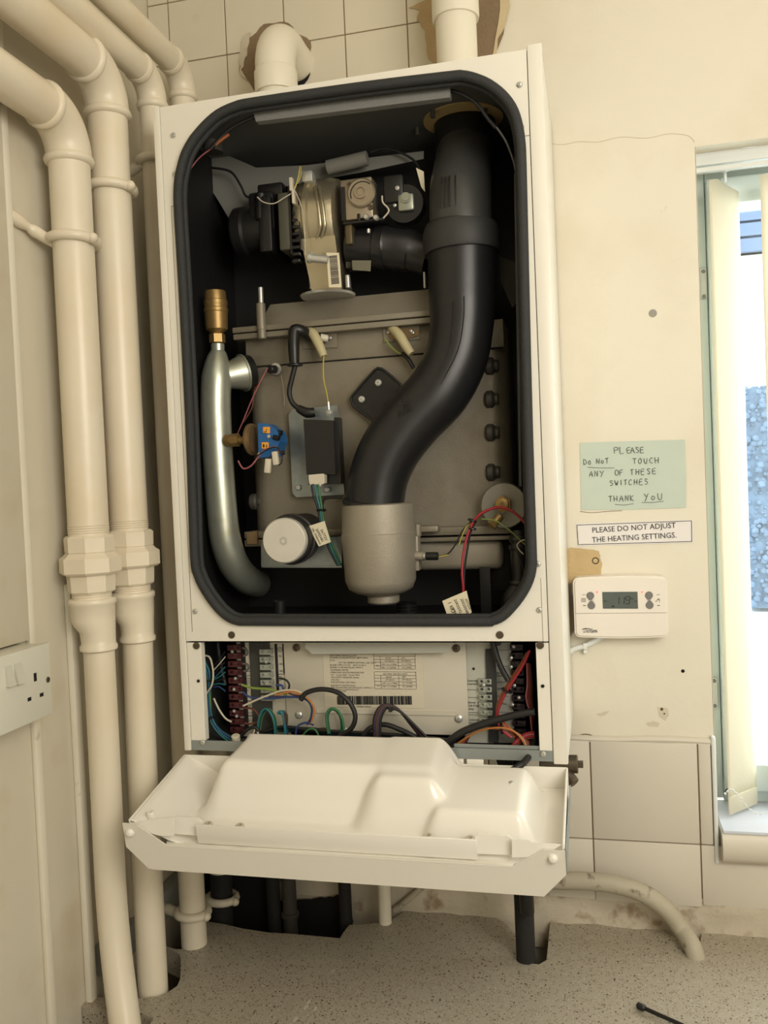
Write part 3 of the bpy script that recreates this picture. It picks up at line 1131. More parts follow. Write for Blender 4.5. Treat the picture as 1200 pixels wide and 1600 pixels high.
# ---- gas valve
gv = empty('gas_valve', at(565, 330, -0.12))
gv.parent = boiler
gv.location = ORIG[gv.name] - ORIG[boiler.name]
gy = -0.150
bm = B()
box(bm, at(534, 345, gy), at(590, 288, gy + 0.035), 0.002)
obj('valve_body', bm, gasv_m, gv, 35)
bm = B()
lathe(bm, [(0, 0.020), (0.006, 0.020), (0.008, 0.018), (0.008, 0.009), (0.011, 0.009), (0.011, 0.006), (0.009, 0.005), (0.009, 0)], at(566, 303, gy + .001), (0, -1, 0), 28)
obj('regulator_cap', bm, gasv_m, gv, 35)
bm = B()
torus(bm, at(566, 303, gy - .006), (0, 1, 0), 0.0165, 0.0014, 24, 6, PI * .9, PI * 1.75)
box(bm, at(553, 318, gy - .003), at(566, 311, gy), .001)
box(bm, at(534, 345, gy - .001), at(539, 292, gy))
obj('slot', bm, black_m, gv, 35)
for px, py in ((547, 289), (580, 291), (580, 324)):
    bm = B()
    lathe(bm, [(0, 0.0036), (0.003, 0.0036), (0.003, 0.0015), (0.001, 0.0015), (0.001, 0)], at(px, py, gy - .001), (0, -1, 0), 14)
    obj('cap_screw', bm, bronze_m, gv, 35)
for px, py in ((573, 340), (588, 341)):
    bm = B()
    lathe(bm, [(0, 0.004), (0.004, 0.004), (0.006, 0.0028), (0.006, 0)], at(px, py, gy - .006), (0, -1, 0), 14)
    obj('test_nipple', bm, steel_m, gv, 35)
bm = B()
box(bm, at(558, 347, gy - .002), at(566, 337, gy + .01), .001)
box(bm, at(536, 351, gy - .004), at(606, 347, gy + .02), .0008)
box(bm, at(600, 318, gy), at(636, 282, gy + .03), .003)
lathe(bm, [(0, .026), (.02, .026)], at(632, 318, gy + .004), (0, 1, 0), 28)
box(bm, at(540, 420, -0.125), at(578, 352, -0.10), .002)
obj('solenoid', bm, black_m, gv, 35)
bm = B()
box(bm, at(622, 330, gy - .003), at(647, 303, gy + .004), .003)
lathe(bm, [(0, .007), (.002, .007), (.002, .0055), (.003, .005), (.003, 0)], at(634, 309, gy - .004), (0, -1, 0), 18)
obj('coil_plate', bm, mat('aged_zinc', (160, 164, 150), 0.4, metal=0.6), gv, 35)
screw(621, 294, gy - .001, .0034, parent=boiler)
screw(617, 321, gy - .002, .0026, parent=boiler)
wire([(597, 306), (598, 316), (606, 325), (607, 331), (599, 341)], gy - .01, .0012, ww)
# air hose behind, ribbed
bm = B()
pts, rr = [], []
for k, (px, py, r) in enumerate([(545, 385, .026), (586, 386, .027), (588, 386, .030), (600, 387, .030), (602, 387, .031), (606, 387, .029), (622, 389, .030), (626, 389, .029), (642, 392, .030), (646, 393, .028), (672, 402, .027)]):
    pts.append(at(px, py, -0.115))
    rr.append(r)
tube(bm, pts, rr, 26, 1)
ah = obj('air_hose', bm, hose_m, boiler, 35)
sticker([(550, 407), (580, 407), (579, 424), (551, 422)], -0.1465, mat('dim_label', (110, 106, 88), 0.6), ah)
bm = B()
box(bm, at(540, 382, -0.150), at(558, 354, -0.12), .002)
obj('hose_bracket', bm, mat('olive_casting', (96, 84, 60), 0.45, metal=0.4), boiler, 35)
bm = B()
cyl(bm, at(576, 358, -.155), at(576, 364, -.155), .0025, 10)
obj('stud', bm, steel_m, boiler, 35)

# ---- flue run inside the chamber
bm = B()
lathe(bm, [(0, 0.056), (0.002, 0.056)], (0.4725, -0.090, 2.0800), ZA, 40)
ring = obj('flue_gasket', bm, mat('tan_gasket', (196, 172, 122), 0.7), boiler, 35)
bm = B()
lathe(bm, [(0, 0.039), (0.0, 0.0425), (0.060, 0.0435), (0.060, 0.03)], (0.4725, -0.077, 2.020), ZA, 40)
obj('flue_sleeve', bm, black_m, boiler, 35)
bm = B()
tube(bm, [Vector((0.4728, -0.078, 2.060)), Vector((0.4727, -0.090, 2.030)), Vector((0.4725, -0.118, 1.998)), Vector((0.4722, -0.143, 1.965)), Vector((0.4718, -0.153, 1.92)), Vector((0.4700, -0.153, 1.895))], [0.037, 0.0400, 0.0410, 0.0418, 0.0418, 0.0418], 40, 5)
fe = obj('flue_elbow', bm, mat('dark_grey_elbow', (62, 62, 60), 0.42, var=0.2, vscale=30), boiler, 60)
bm = B()
for dx in (-0.008, -0.018, -0.013, 0.0):
    tube(bm, [Vector((0.4722 + dx, -0.146 - 0.0400, 1.972)), Vector((0.4722 + dx, -0.151 - 0.0405, 1.955)), Vector((0.472 + dx, -0.153 - 0.0405, 1.93))], 0.0008, 6, 3)
obj('mould_line', bm, black_m, fe, 60)
path = [(721, 352), (721, 372), (722, 395), (722, 440), (722, 478), (721, 512), (712, 560), (686, 611), (645, 655), (611, 700), (592, 745), (585, 792)]
Yp = [-.153, -.153, -.154, -.155, -.157, -.158, -.160, -.165, -.170, -.174, -.176, -.176]
rad = [.0475, .0475, .0462, .0458, .0445, .0425, .0425, .0425, .042, .0415, .0405, .0398]
bm = B()
tube(bm, [at(px, py, y) for (px, py), y in zip(path, Yp)], rad, 44, 5)
fh = obj('flue_hose', bm, hose_m, boiler, 60)
bm = B()
pa, pb = at(720, 352, -.153), at(722, 397, -.153)
lathe(bm, [(0, .042), (0, .0505), (.003, .052), ((pa - pb).length - .012, .052), ((pa - pb).length - .002, .0485), ((pa - pb).length, .042)], pb, pa - pb, 44)
obj('hose_collar', bm, mat('matt_black_rubber', (48, 48, 47), 0.6), fh, 35)
bm = B()
torus(bm, at(584, 790, -.176), (at(585, 792, -.176) - at(592, 745, -.176)), .0395, .0045, 40, 10)
obj('hose_bead', bm, hose_m, fh, 60)
bm = B()
for k, off in enumerate((-0.020, -0.006, 0.010, 0.020)):
    P = []
    for (px, py), y, r in list(zip(path, Yp, rad))[4:8 + (k > 2)]:
        p = at(px, py, y)
        P.append(p + Vector((off * (0.9), -math.sqrt(max(1e-6, r * r - off * off)) * 1.005, off * 0.35)))
    tube(bm, P, 0.0008, 6, 5)
obj('mould_line', bm, black_m, fh, 60)
bm = B()
text_bm('50', 0.014, at(626, 638, -.2135), (1, 0, .45), (-.45, 0, 1), .0006, bm=bm)
text_bm('FLUE', 0.010, at(622, 652, -.213), (1, 0, .45), (-.45, 0, 1), .0006, bm=bm)
obj('moulded_lettering', bm, hose_m, fh, 0)
# condensate sump
p = at(589, 796, -0.176)
zt_ = 1.5475
bm = B()
lathe(bm, [(0, 0.0), (0.0, 0.016), (0.004, 0.022), (0.007, 0.034), (0.013, 0.044), (0.024, 0.0485), (0.060, 0.0500), (0.088, 0.0510), (0.089, 0.0500), (0.120, 0.0488), (0.127, 0.0480), (0.1285, 0.044), (0.1285, 0.03)], (p.x + 0.001, -0.176, zt_ - 0.1285), ZA, 48)
sump = obj('condensate_sump', bm, sump_m, boiler, 40)
bm = B()
cyl(bm, (p.x + 0.004, -0.176, zt_ - 0.136), (p.x + 0.004, -0.176, zt_ - 0.124), 0.022, 20, bev=0.002)
obj('drain_boss', bm, sump_m, sump, 40)
bm = B()
P = at(654, 838, -.165)
box(bm, at(648, 892, -.170), at(657, 836, -.15), .001)
cyl(bm, at(648, 868, -.172), at(664, 869, -.172), .0062, 14, bev=.001)
obj('probe_boss', bm, sump_m, sump, 40)
bm = B()
cyl(bm, at(661, 869, -.176), at(668, 869, -.176), .0045, 12, bev=.001)
obj('probe', bm, steel_m, sump, 40)
bm = B()
cyl(bm, at(665, 869, -.176), at(685, 869, -.176), .0055, 12, bev=.001)
obj('probe_plug', bm, black_m, sump, 40)

# ---- flow pipe, vent and pressure switch on the left
bm = B()
pth = [(342, 548), (340, 562), (338, 590), (337, 640), (341, 720), (347, 800), (353, 845), (366, 882), (386, 905), (402, 912)]
ys = [-.150, -.152, -.156, -.158, -.158, -.158, -.154, -.138, -.100, -.030]
rr = [.0100, .0160, .0216, .0218, .0218, .0218, .0222, .0222, .022, .0215]
tube(bm, [at(px, py, y) for (px, py), y in zip(pth, ys)], rr, 32, 5)
fp = obj('flow_pipe', bm, zinc_m, boiler, 60)
bm = B()
cyl(bm, at(341, 574, -.152), at(340, 537, -.152), .0098, 20, bev=.001)
obj('vent_stub', bm, zinc_m, fp, 40)
bm = B()
a, b = at(342, 590, -.150), at(378, 583, -.125)
d = (b - a).normalized()
lathe(bm, [(0, .016), (.018, .020), ((b - a).length - .004, .0245), ((b - a).length, .025)], a, d, 28)
obj('branch', bm, zinc_m, fp, 50)
bm = B()
lathe(bm, [(0, .024), (0, .0275), (.003, .0275), (.003, .02)], b, d, 28)
x_, y_ = frame_of(d)
q = at(392, 580, -.125)
obox(bm, q, (1, 0, .3), (0, 1, 0), (-.3, 0, 1), .012, .004, .014, .002)
obj('branch_flange', bm, zinc_m, fp, 40)
screw(390, 579, -.129, .003, parent=boiler)
bm = B()
lathe(bm, [(0, .026), (.012, .024)], b + d * .003, d, 24)
obj('branch_seal', bm, black_m, fp, 40)
bm = B()
o0 = at(340, 540, -.150)
top = at(337, 455, -.150)
H = (top - o0).length
ax_ = ZA
lathe(bm, [(0.0, .009), (.001, .0115), (.013, .0115), (.015, .009)], o0 + ZA * 0.003, ZA, flat=6)
bm2 = B()
vent = obj('air_vent', bm, brass_m, boiler, 25)
lathe(bm2, [(0, .007), (.002, .010), (.006, .0155), (.010, .0160), (.030, .0168), (.031, .0175), (.036, .0175), (.037, .0165), (.040, .0165), (.042, .0172), (.047, .0172), (.048, .0158), (.058, .0155), (.061, .0148), (.062, .003)], o0 + ZA * .017, ZA, 30)
obj('vent_body', bm2, brass_m, vent, 30)
# pressure switch
ps = empty('pressure_switch', at(395, 688, -.165))
ps.parent = boiler
ps.location = ORIG[ps.name] - ORIG[boiler.name]
bm = B()
a, b = at(352, 688, -.170), at(374, 688, -.172)
cyl(bm, a, at(362, 688, -.170), .0085, 16, bev=.001)
lathe(bm, [(0, .008), (.001, .0092), ((b - a).length * .55, .0092), ((b - a).length * .57, .007)], at(361, 688, -.171), XA, flat=6)
cyl(bm, at(372, 688, -.171), at(392, 688, -.171), .0055, 12)
obj('brass_fitting', bm, brass_m, ps, 30)
bm = B()
lathe(bm, [(0, .006), (.001, .018), (.004, .0225), (.007, .0225), (.008, .0205), (.012, .0205)], at(388, 687, -.171), XA + Vector((0, -.12, 0)), 32)
obj('diaphragm', bm, rust_m, ps, 35)
bm = B()
P = [at(px, py, -.190) for px, py in ((403, 661), (418, 662), (434, 674), (437, 690), (430, 712), (404, 716))]
prism(bm, P, (0, .032, 0))
obj('switch_body', bm, blue_m, ps, 0)
bm = B()
for px, py in ((416, 672), (414, 696)):
    prism(bm, [at(px - 5, py - 5, -.1904), at(px + 6, py - 5, -.1904), at(px + 6, py + 5, -.1904), at(px - 5, py + 5, -.1904)], (0, -.0004, 0))
obj('orange_label', bm, orange_m, ps, 0)
bm = B()
torus(bm, at(414, 672, -.1912), (0, 1, 0), .0024, .0004, 14, 5, -.6, 2.6)
box(bm, at(409, 677, -.1912), at(416, 676, -.1914))
box(bm, at(411, 699, -.1912), at(413, 694, -.1914))
box(bm, at(416, 699, -.1912), at(417, 695, -.1914))
obj('label_mark', bm, ink_m, ps, 0)
bm = B()
cyl(bm, at(428, 683, -.191), at(436, 685, -.193), .0035, 12)
cyl(bm, at(434, 676, -.185), at(440, 677, -.186), .004, 12)
obj('terminal', bm, black_m, ps, 35)
screw(420, 682, -.191, .0028)
screw(405, 710, -.191, .0028)
bm = B()
obox(bm, at(431, 716, -.195), (1, 0, .08), (0, 1, 0), (-.08, 0, 1), .0085, .008, .019, .0015)
obox(bm, at(419, 728, -.195), (1, 0, -.15), (0, 1, 0), (.15, 0, 1), .0085, .008, .020, .0015)
obj('spade_shroud', bm, conn_m, ps, 35)
wire([(372, 720), (380, 732), (392, 728), (402, 716), (412, 704), (430, 698), (437, 706), (442, 708)], -.198, .0012, wp_)
wire([(402, 712), (418, 702), (432, 699), (440, 710), (440, 722), (435, 727)], -.200, .0010, wk)
bm = B()
cyl(bm, at(440, 708, -.2), at(444, 707, -.2), .003, 10)
obj('cable_tie', bm, black_m, boiler, 40)
# temperature probe and thin wires
bm = B()
lathe(bm, [(0, .009), (.002, .0095), (.005, .0085), (.005, .007)], at(432, 577, -.113), (0, -1, 0), 22)
obj('probe_ring', bm, steel_m, boiler, 35)
bm = B()
cyl(bm, at(430, 577, -.12), at(421, 577, -.132), .006, 14, bev=.001)
obj('probe_cap', bm, black_m, boiler, 35)
wire([(418, 575), (406, 598), (392, 628), (378, 662), (368, 684)], [-.132, -.14, -.14, -.135, -.13], .0010, wp_)
wire([(439, 586), (442, 600), (444, 620), (444, 634)], -.116, .00035, ww)
wire([(408, 598), (398, 608), (394, 636), (380, 660)], -.12, .0012, wbr)
wire([(300, 660), (308, 674), (318, 684)], -.13, .0006, ww)

# ---- ignition electrodes and lead
bm = B()
for pix in ([(470, 517), (526, 517), (527, 543), (474, 545)], [(598, 512), (655, 508), (656, 530), (600, 535)]):
    prism(bm, [at(px, py, yh - .0065) for px, py in pix], (0, .006, 0))
ep = obj('electrode_plate', bm, cast_m, boiler, 0)
bm = B()
for pts in ([(604, 521), (612, 515), (640, 512), (655, 517), (654, 524), (640, 528), (612, 530)],):
    prism(bm, [at(px, py, yh - .0085) for px, py in pts], (0, .004, 0))
obj('electrode_flange', bm, rust_m, ep, 0)
for px, py in ((607, 519), (642, 517), (516, 528), (645, 520)):
    screw(px, py, yh - .009, .0028)
for pts in ([(482, 516), (490, 523), (499, 540), (506, 557)], [(612, 512), (624, 524), (634, 540), (643, 553)]):
    bm = B()
    tube(bm, [at(px, py, y) for (px, py), y in zip(pts, (-.122, -.135, -.140, -.142))], [.0065, .0072, .0068, .0055], 14, 4)
    obj('electrode_boot', bm, milky_m, boiler, 50)
bm = B()
cyl(bm, at(500, 527, -.13), at(512, 529, -.124), .0055, 14, bev=.001)
obj('ceramic_insulator', bm, conn_m, boiler, 40)
bm = B()
tube(bm, [at(482, 524, -.13), at(470, 517, -.142), at(461, 516, -.146), at(459, 526, -.148), at(459, 545, -.150), at(460, 568, -.150)], [.0078, .0085, .0085, .0085, .0082, .0072], 18, 4)
boot = obj('ignition_boot', bm, black_m, boiler, 50)
bm = B()
lathe(bm, [(0, .006), (.001, .0110), (.003, .0112), (.004, .006)], at(461, 573, -.150), (0, 0, 1), 24)
obj('boot_rim', bm, black_m, boot, 40)
wire([(461, 572), (456, 592), (452, 612), (456, 628), (466, 638), (478, 646)], -.150, .0037, wk, 'ignition_lead', seg=12)
bm = B()
tube(bm, [at(466, 638, -.148), at(480, 645, -.148), at(492, 644, -.146)], [.0055, .0075, .0065], 14, 3)
obj('lead_boot', bm, black_m, boiler, 50)
wire([(506, 556), (505, 575), (506, 595), (510, 612), (513, 630)], -.144, .0011, wy)
wire([(601, 529), (610, 541), (622, 551), (628, 553)], -.130, .0012, wgy)
wire([(628, 552), (637, 560), (646, 575)], -.130, .003, wk)
bm = B()
tube(bm, [at(513, 628, -.144), at(514, 640, -.144)], .0018, 8, 1)
lathe(bm, [(0, .0045), (.0015, .0045)], at(515, 645, -.142), (0, -1, 0), 14)
obj('ring_terminal', bm, steel_m, boiler, 40)
screw(515, 645, -.144, .0036)

# ---- igniter on its galvanised plate
bm = B()
prism(bm, [at(px, py, -.128) for px, py in ((451, 648), (457, 640), (527, 633), (533, 700), (538, 773), (463, 777), (457, 770))], (0, .0015, 0))
gp = obj('igniter_plate', bm, galv_m, boiler, 0)
screw(466, 762, -.130, .0042)
screw(511, 765, -.134, .0042)
bm = B()
prism(bm, [at(px, py, -.160) for px, py in ((474, 655), (521, 657), (524, 741), (479, 742))], (0, .03, 0))
prism(bm, [at(px, py, -.150) for px, py in ((522, 652), (528, 652), (533, 756), (482, 758), (481, 742), (523, 741))], (0, .02, 0))
ig = obj('igniter', bm, black_m, boiler, 0)
bm = B()
prism(bm, [at(px, py, -.166) for px, py in ((482, 742), (504, 740), (507, 742), (507, 755), (503, 757), (483, 756))], (0, .012, 0))
for k in range(3):
    box(bm, at(484 + k * 7, 760, -.167), at(489 + k * 7, 753, -.16), .0005)
obj('igniter_plug', bm, conn_m, ig, 0)
for k, (m_, dx) in enumerate(((wk, 0), (wt_, 5), (wg, 10))):
    wire([(487 + dx, 757), (490 + dx, 775), (497 + dx * .6, 795), (500 + dx * .6, 815), (507 + dx * .7, 838), (516 + dx * .8, 862), (528 + dx * .5, 884)], -.168, .0016, m_)
wire([(505, 800), (503, 788), (508, 779), (520, 777), (534, 777)], -.165, .0022, wk)
bm = B()
torus(bm, at(502, 797, -.168), (0, .1, 1), .0055, .0016, 16, 6)
obj('cable_tie', bm, black_m, boiler, 50)


def tagcard(pix, Y, lines, right, up, size, name='cable_label'):
    P = [at(px, py, Y) for px, py in pix]
    bm = B()
    prism(bm, P, (0, .0006, 0))
    o = obj(name, bm, tag_m, boiler, 0)
    bm = B()
    for (px, py, s, k) in lines:
        text_bm(s, size * k, at(px, py, Y - .0003), right, up, .0001, bm=bm)
    obj('label_text', bm, ink_m, o, 0)
    return o


dn = (0.42, 0, -0.9)
upd = (0.9, 0, 0.42)
tagcard([(482, 822), (507, 814), (517, 847), (498, 854)], -.178, [(500, 828, '36772V', 1), (493, 827, '20PE5485', .9), (487, 826, 'MBL. OM8004040', .6)], dn, upd, .0056)
tagcard([(691, 939), (729, 923), (737, 957), (728, 963), (700, 965)], -.222, [(699, 941, '1 KOM', 1.15), (704, 951, 'PTL', 1.1), (709, 937, '20K0592-00', .85), (719, 936, '20020048A', .85), (726, 936, '307250', .8)], (0.36, 0, -0.93), (0.93, 0, 0.36), .0062)

# ---- black diamond bracket
bm = B()
ctr = at(584, 612, -.125)
P = []
for (px, py) in ((549, 626), (551, 618), (585, 579), (593, 576), (601, 579), (625, 600), (626, 612), (590, 655), (578, 654), (552, 634)):
    P.append(at(px, py, -.124))
prism(bm, P, (0, .008, 0))
db = obj('hose_bracket', bm, black_m, boiler, 0)
bm = B()
tube(bm, [p + Vector((0, -.001, 0)) for p in P], .0018, 8, 2, closed=True)
obj('bracket_rim', bm, black_m, db, 50)
screw(591, 598, -.126, .0050)
screw(565, 624, -.126, .0050)

# ---- pump-end disc, brackets
p = at(443, 845, -.205)
bm = B()
lathe(bm, [(0, 0), (0, .0295), (.002, .0312), (.012, .0312), (.013, .029)], p + Vector((0, .0, 0)), (0, 1, 0), 48)
dc = obj('blanking_disc', bm, disc_m, boiler, 35)
bm = B()
lathe(bm, [(0, .0052), (0.0008, .0060), (.0008, .003), (-.002, .003), (-.002, 0)], p + Vector((0, .0002, 0)), (0, -1, 0), 6)
obj('centre_bolt', bm, steel_m, dc, 35)
bm = B()
lathe(bm, [(0, .029), (0, .033), (.015, .034), (.016, .036), (.022, .036), (.023, .034), (.08, .034)], p + Vector((0, .014, 0)), (0, 1, 0), 40)
obj('disc_seat', bm, mat('dark_rubber_seat', (40, 38, 36), 0.5), dc, 35)
bm = B()
box(bm, at(408, 886, -.150), Vector((at(534, 886, -.150).x, -.10, at(534, 884, -.150).z)), .0005)
prism(bm, [at(px, py, -.148) for px, py in ((408, 884), (408, 850), (412, 846), (534, 838), (534, 887), (411, 887))], (0, .001, 0))
obj('mounting_tray', bm, galv_m, boiler, 0)
bm = B()
prism(bm, [at(px, py, -.130) for px, py in ((384, 833), (402, 829), (402, 850), (386, 850))], (0, .004, 0))
obj('bracket_tab', bm, rust_m, boiler, 0)

# ---- return valve on the right with sensor wires
p = at(787, 790, -.150)
bm = B()
lathe(bm, [(0, .012), (0, .0300), (.003, .0315), (.006, .0300), (.007, .026), (.04, .026)], p, (0, 1, 0), 40)
rv = obj('return_valve', bm, mat('worn_steel_disc', (140, 138, 130), 0.4, metal=0.6, var=0.2, vscale=50), boiler, 35)
bm = B()
lathe(bm, [(0, .0115), (.012, .0115)], p + Vector((0, 0, .002)), (0, -1, 0), flat=6)
lathe(bm, [(0, .0085), (.006, .0085), (.007, .006), (.007, .003), (.004, .003), (.004, 0)], p + Vector((0, -.012, .002)), (0, -1, 0), 20)
cyl(bm, at(782, 806, -.16), at(767, 823, -.168), .0058, 14, bev=.001)
lathe(bm, [(0, .0072), (.006, .0072)], at(772, 817, -.167), (at(767, 823, -.168) - at(782, 806, -.16)), flat=6)
obj('brass_nut', bm, brass_m, rv, 25)
wire([(702, 958), (720, 935), (724, 922), (722, 895), (724, 865), (732, 832), (745, 808), (765, 796), (785, 793), (805, 802), (823, 820)], [-.2] * 4 + [-.195, -.19, -.188, -.186, -.186, -.188, -.19], .0019, wr)
wire([(725, 918), (726, 890), (730, 860), (736, 830), (744, 815)], -.186, .0014, wk)
wire([(686, 869), (700, 865), (712, 850), (722, 830), (735, 816), (738, 812)], -.180, .0010, wk)
wire([(686, 870), (700, 867)], -.181, .0009, wy, sub=1)
wire([(717, 852), (722, 838), (728, 824), (736, 818)], -.182, .0010, wy)
wire([(752, 811), (775, 814), (800, 832), (815, 846), (827, 856)], -.185, .0009, wgy)
wire([(818, 866), (812, 860), (808, 852), (813, 846), (820, 844), (826, 850)], -.186, .0009, ww)
wire([(808, 862), (815, 880), (820, 900)], -.184, .0010, wk)
bm = B()
torus(bm, at(738, 813, -.186), (.3, 0, 1), .005, .0015, 16, 6)
torus(bm, at(738, 826, -.188), (.2, 0, 1), .004, .0015, 16, 6)
obj('cable_tie', bm, black_m, boiler, 50)
# dark pipework down the right side
bm = B()
tube(bm, [at(812, 830, -.15), at(812, 870, -.155), at(812, 910, -.155), at(800, 935, -.155), at(796, 955, -.15)], [.012, .0125, .011, .013, .013], 18, 4)
for (px, py, r) in ((812, 843, .0145), (812, 856, .0145), (811, 912, .014)):
    q = at(px, py, -.153)
    lathe(bm, [(-.003, r - .001), (0, r), (.003, r), (.005, r - .001)], q, ZA, 20)
obj('drain_hose', bm, hose_m, boiler, 50)
bm = B()
box(bm, at(765, 925, -.10), at(800, 842, -.08), .004)
box(bm, at(752, 980, -.12), at(766, 850, -.11), .002)
obj('inner_bracket', bm, liner_m, boiler, 30)
bm = B()
prism(bm, [at(px, py, -.17) for px, py in ((803, 270), (807, 270), (815, 760), (811, 760))], (0, .002, 0))
prism(bm, [at(px, py, -.18) for px, py in ((808, 400), (810, 400), (822, 770), (820, 770))], (0, .002, 0))
obj('side_rail', bm, mat('dull_rail', (84, 86, 84), 0.5, metal=0.3), boiler, 0)
bm = B()
prism(bm, [at(px, py, -.11) for px, py in ((780, 400), (806, 410), (812, 470), (800, 480), (782, 440))], (0, .01, 0))
obj('side_bracket', bm, mat('olive_dark', (58, 54, 44), 0.6), boiler, 0)
# ribbed bellows and bottom fittings
bm = B()
q = at(636, 955, -.14)
prof = []
for k in range(9):
    prof += [(k * .0045, .013), (k * .0045 + .0022, .0155)]
lathe(bm, prof, q + Vector((0, 0, -.026)), ZA, 24)
obj('bellows', bm, hose_m, boiler, 40)
bm = B()
cyl(bm, at(437, 975, -.15), at(437, 937, -.15), .009, 16, bev=.002)
obj('drain_stub', bm, hose_m, boiler, 40)
# ceiling cables along the seal
wire([(330, 232), (345, 215), (365, 198), (398, 182)], -.225, .0026, wk)
wire([(290, 275), (310, 248), (333, 230), (336, 226)], -.222, .0010, wp_)
bm = B()
tube(bm, [at(336, 227, -.224), at(348, 217, -.226), at(358, 210, -.226)], .0022, 10, 2)
obj('copper_tag', bm, mat('copper_sleeve', (160, 96, 62), 0.5, metal=0.3), boiler, 50)
wire([(702, 141), (722, 147), (745, 162), (762, 185), (775, 200)], -.225, .0024, wk)
wire([(775, 198), (790, 220), (802, 250), (806, 268)], -.225, .0014, mat('grey_wire', (92, 92, 90), .5))
wire([(330, 262), (360, 268), (376, 290), (384, 306), (400, 310)], -.10, .0018, wk)
for px, py in ((676, 176), (652, 204), (757, 172), (746, 188)):
    q = atz(px, py, 2.078)
    bm = B()
    cyl(bm, (q.x, q.y, 2.083), (q.x, q.y, 2.071), .0035, 10, bev=.0005)
    obj('ceiling_screw', bm, mat('dull_screw', (110, 106, 96), .5, metal=.6), boiler, 40)
wire([(580, 238), (600, 232), (625, 238), (648, 252), (660, 275)], -.09, .0018, wk)
bm = B()
prism(bm, [at(px, py, -.13) for px, py in ((650, 262), (662, 268), (664, 300), (658, 292))], (0, .001, 0))
obj('wire_tag', bm, tag_m, boiler, 0)

# ---------------------------------------------------------------- lower compartment
YC = -0.205
def rect(x0, y0, x1, y1, Y, th, bev=0.0):
    bm = B()
    a, b = at(x0, y1, Y), at(x1, y0, Y)
    box(bm, (a.x, Y, a.z), (b.x, Y + th, b.z), bev)
    return bm


bm = rect(449, 1000, 727, 1142, YC, .003, .0008)
cover = obj('control_cover', bm, plate_m, boiler, 35)
bm = B()
prism(bm, [at(px, py, YC - .016) for px, py in ((478, 1004), (711, 1004), (710, 1006), (697, 1020), (488, 1022), (476, 1012))], (0, .016, 0))
obj('cover_ledge', bm, mat('ledge_grey', (176, 176, 166), 0.5), cover, 0)
bm = rect(508, 1023, 660, 1104, YC - .0006, .0006)
obj('rating_label', bm, mat('rating_label_stock', (204, 196, 176), 0.6), cover, 0)
bm = B()
box(bm, at(495, 1114, YC - .002), at(712, 1112, YC))
obj('cover_step', bm, plate_m, cover, 0)
bm = B()
rows = [(515, 1025.5, 'HEAT INPUT GROSS 22.0 kW', 1), (515, 1029, 'POWER CONSUMPTION 180W MAX', 1.1), (515, 1033, 'LP 30', 1), (529, 1036.5, 'CAT I2H 20MBAR NATURAL GAS ONLY', 1), (515.5, 1040.3, 'BOILER TYPE C13 C33    NOX CLASS 5', 1), (516, 1044, 'BOILER TO BE INSTALLED WITH A', 1), (516, 1048, 'GOVERNED METER', 1), (516, 1051.8, 'OPERATING WATER PRESSURE PMS', 1), (517, 1055.6, 'CH    0.2 bar MIN   3.0 bar MAX', 1), (517, 1059.4, 'GAS SUPPLY PRESSURE 20mbar', 1), (517, 1063.2, '230V 50Hz', .9), (517, 1067, 'FOR NATURAL GAS ONLY', 1), (517, 1071.8, 'ELECTRICITY RESTRICTIONS', .9), (517, 1075, 'MUST BE EARTHED AND INSTALLED CORRECTLY', .9), (517, 1078.2, 'IN GROUND FLOOR FLUE DUCT', .9), (529, 1081, 'TYPE REF', .9)]
for px, py, s, k in rows:
    text_bm(s, .0030 * k, at(px, py, YC - .0008), XA, ZA, .00005, bm=bm)
for gx0, gy0, gx1, gy1, rws, title in ((584.5, 1020, 649, 1045, (1025, 1030.3, 1034.5, 1040), ''), (585.5, 1049.5, 650.5, 1076, (1055, 1059.5, 1064.5, 1070), 'NATURAL GAS MAX RATE')):
    Y = YC - .0008
    for yy in [gy0, gy1] + list(rws):
        a, b = at(gx0, yy + .35, Y), at(gx1, yy - .35, Y)
        box(bm, (a.x, Y, a.z), (b.x, Y - .0001, a.z + .00045))
    for xx in (gx0, gx0 + 10, gx0 + 38, gx1):
        a, b = at(xx, gy1, Y), at(xx, gy0 + (5.5 if xx not in (gx0, gx1) else 0), Y)
        box(bm, (a.x, Y, a.z), (a.x + .00045, Y - .0001, b.z))
    if title:
        text_bm(title, .0028, at(gx0 + 13, gy0 + 4.6, Y), XA, ZA, .00005, bm=bm)
    for j, (s1, s2) in enumerate((('GROSS', 'NET'), ('kW (Btu/h)', 'kW (Btu/h)'), ('MAX  23.4 (79800)', '21.1 (71900)'), ('MIN  11.7 (39900)', '10.5 (35900)'))):
        yy = ([gy0 + 9.3, gy0 + 13.6, gy0 + 19, gy0 + 24.2])[j]
        text_bm(s1, .0027, at(gx0 + (11.5 if j > 1 else 17), yy, Y), XA, ZA, .00005, bm=bm)
        text_bm(s2, .0027, at(gx0 + 43, yy, Y), XA, ZA, .00005, bm=bm)
    text_bm('CH', .0030, at(gx0 + 3, gy1 - 3.5, Y), XA, ZA, .00005, bm=bm)
obj('rating_text', bm, mat('label_ink', (60, 52, 44), .8), cover, 0)
bm = B()
px = 527.0
while px < 643:
    w = random.choice((.7, 1.0, 1.0, 1.6, 2.1))
    a, b = at(px, 1101, YC - .0008), at(px + w, 1087.5, YC - .0008)
    box(bm, (a.x, YC - .0008, a.z), (b.x, YC - .0009, b.z))
    px += w + random.choice((.7, 1.0, 1.4))
text_bm('*20086274004*', .0034, at(556, 1105, YC - .0008), XA, ZA, .00005, bm=bm)
obj('barcode', bm, ink_m, cover, 0)
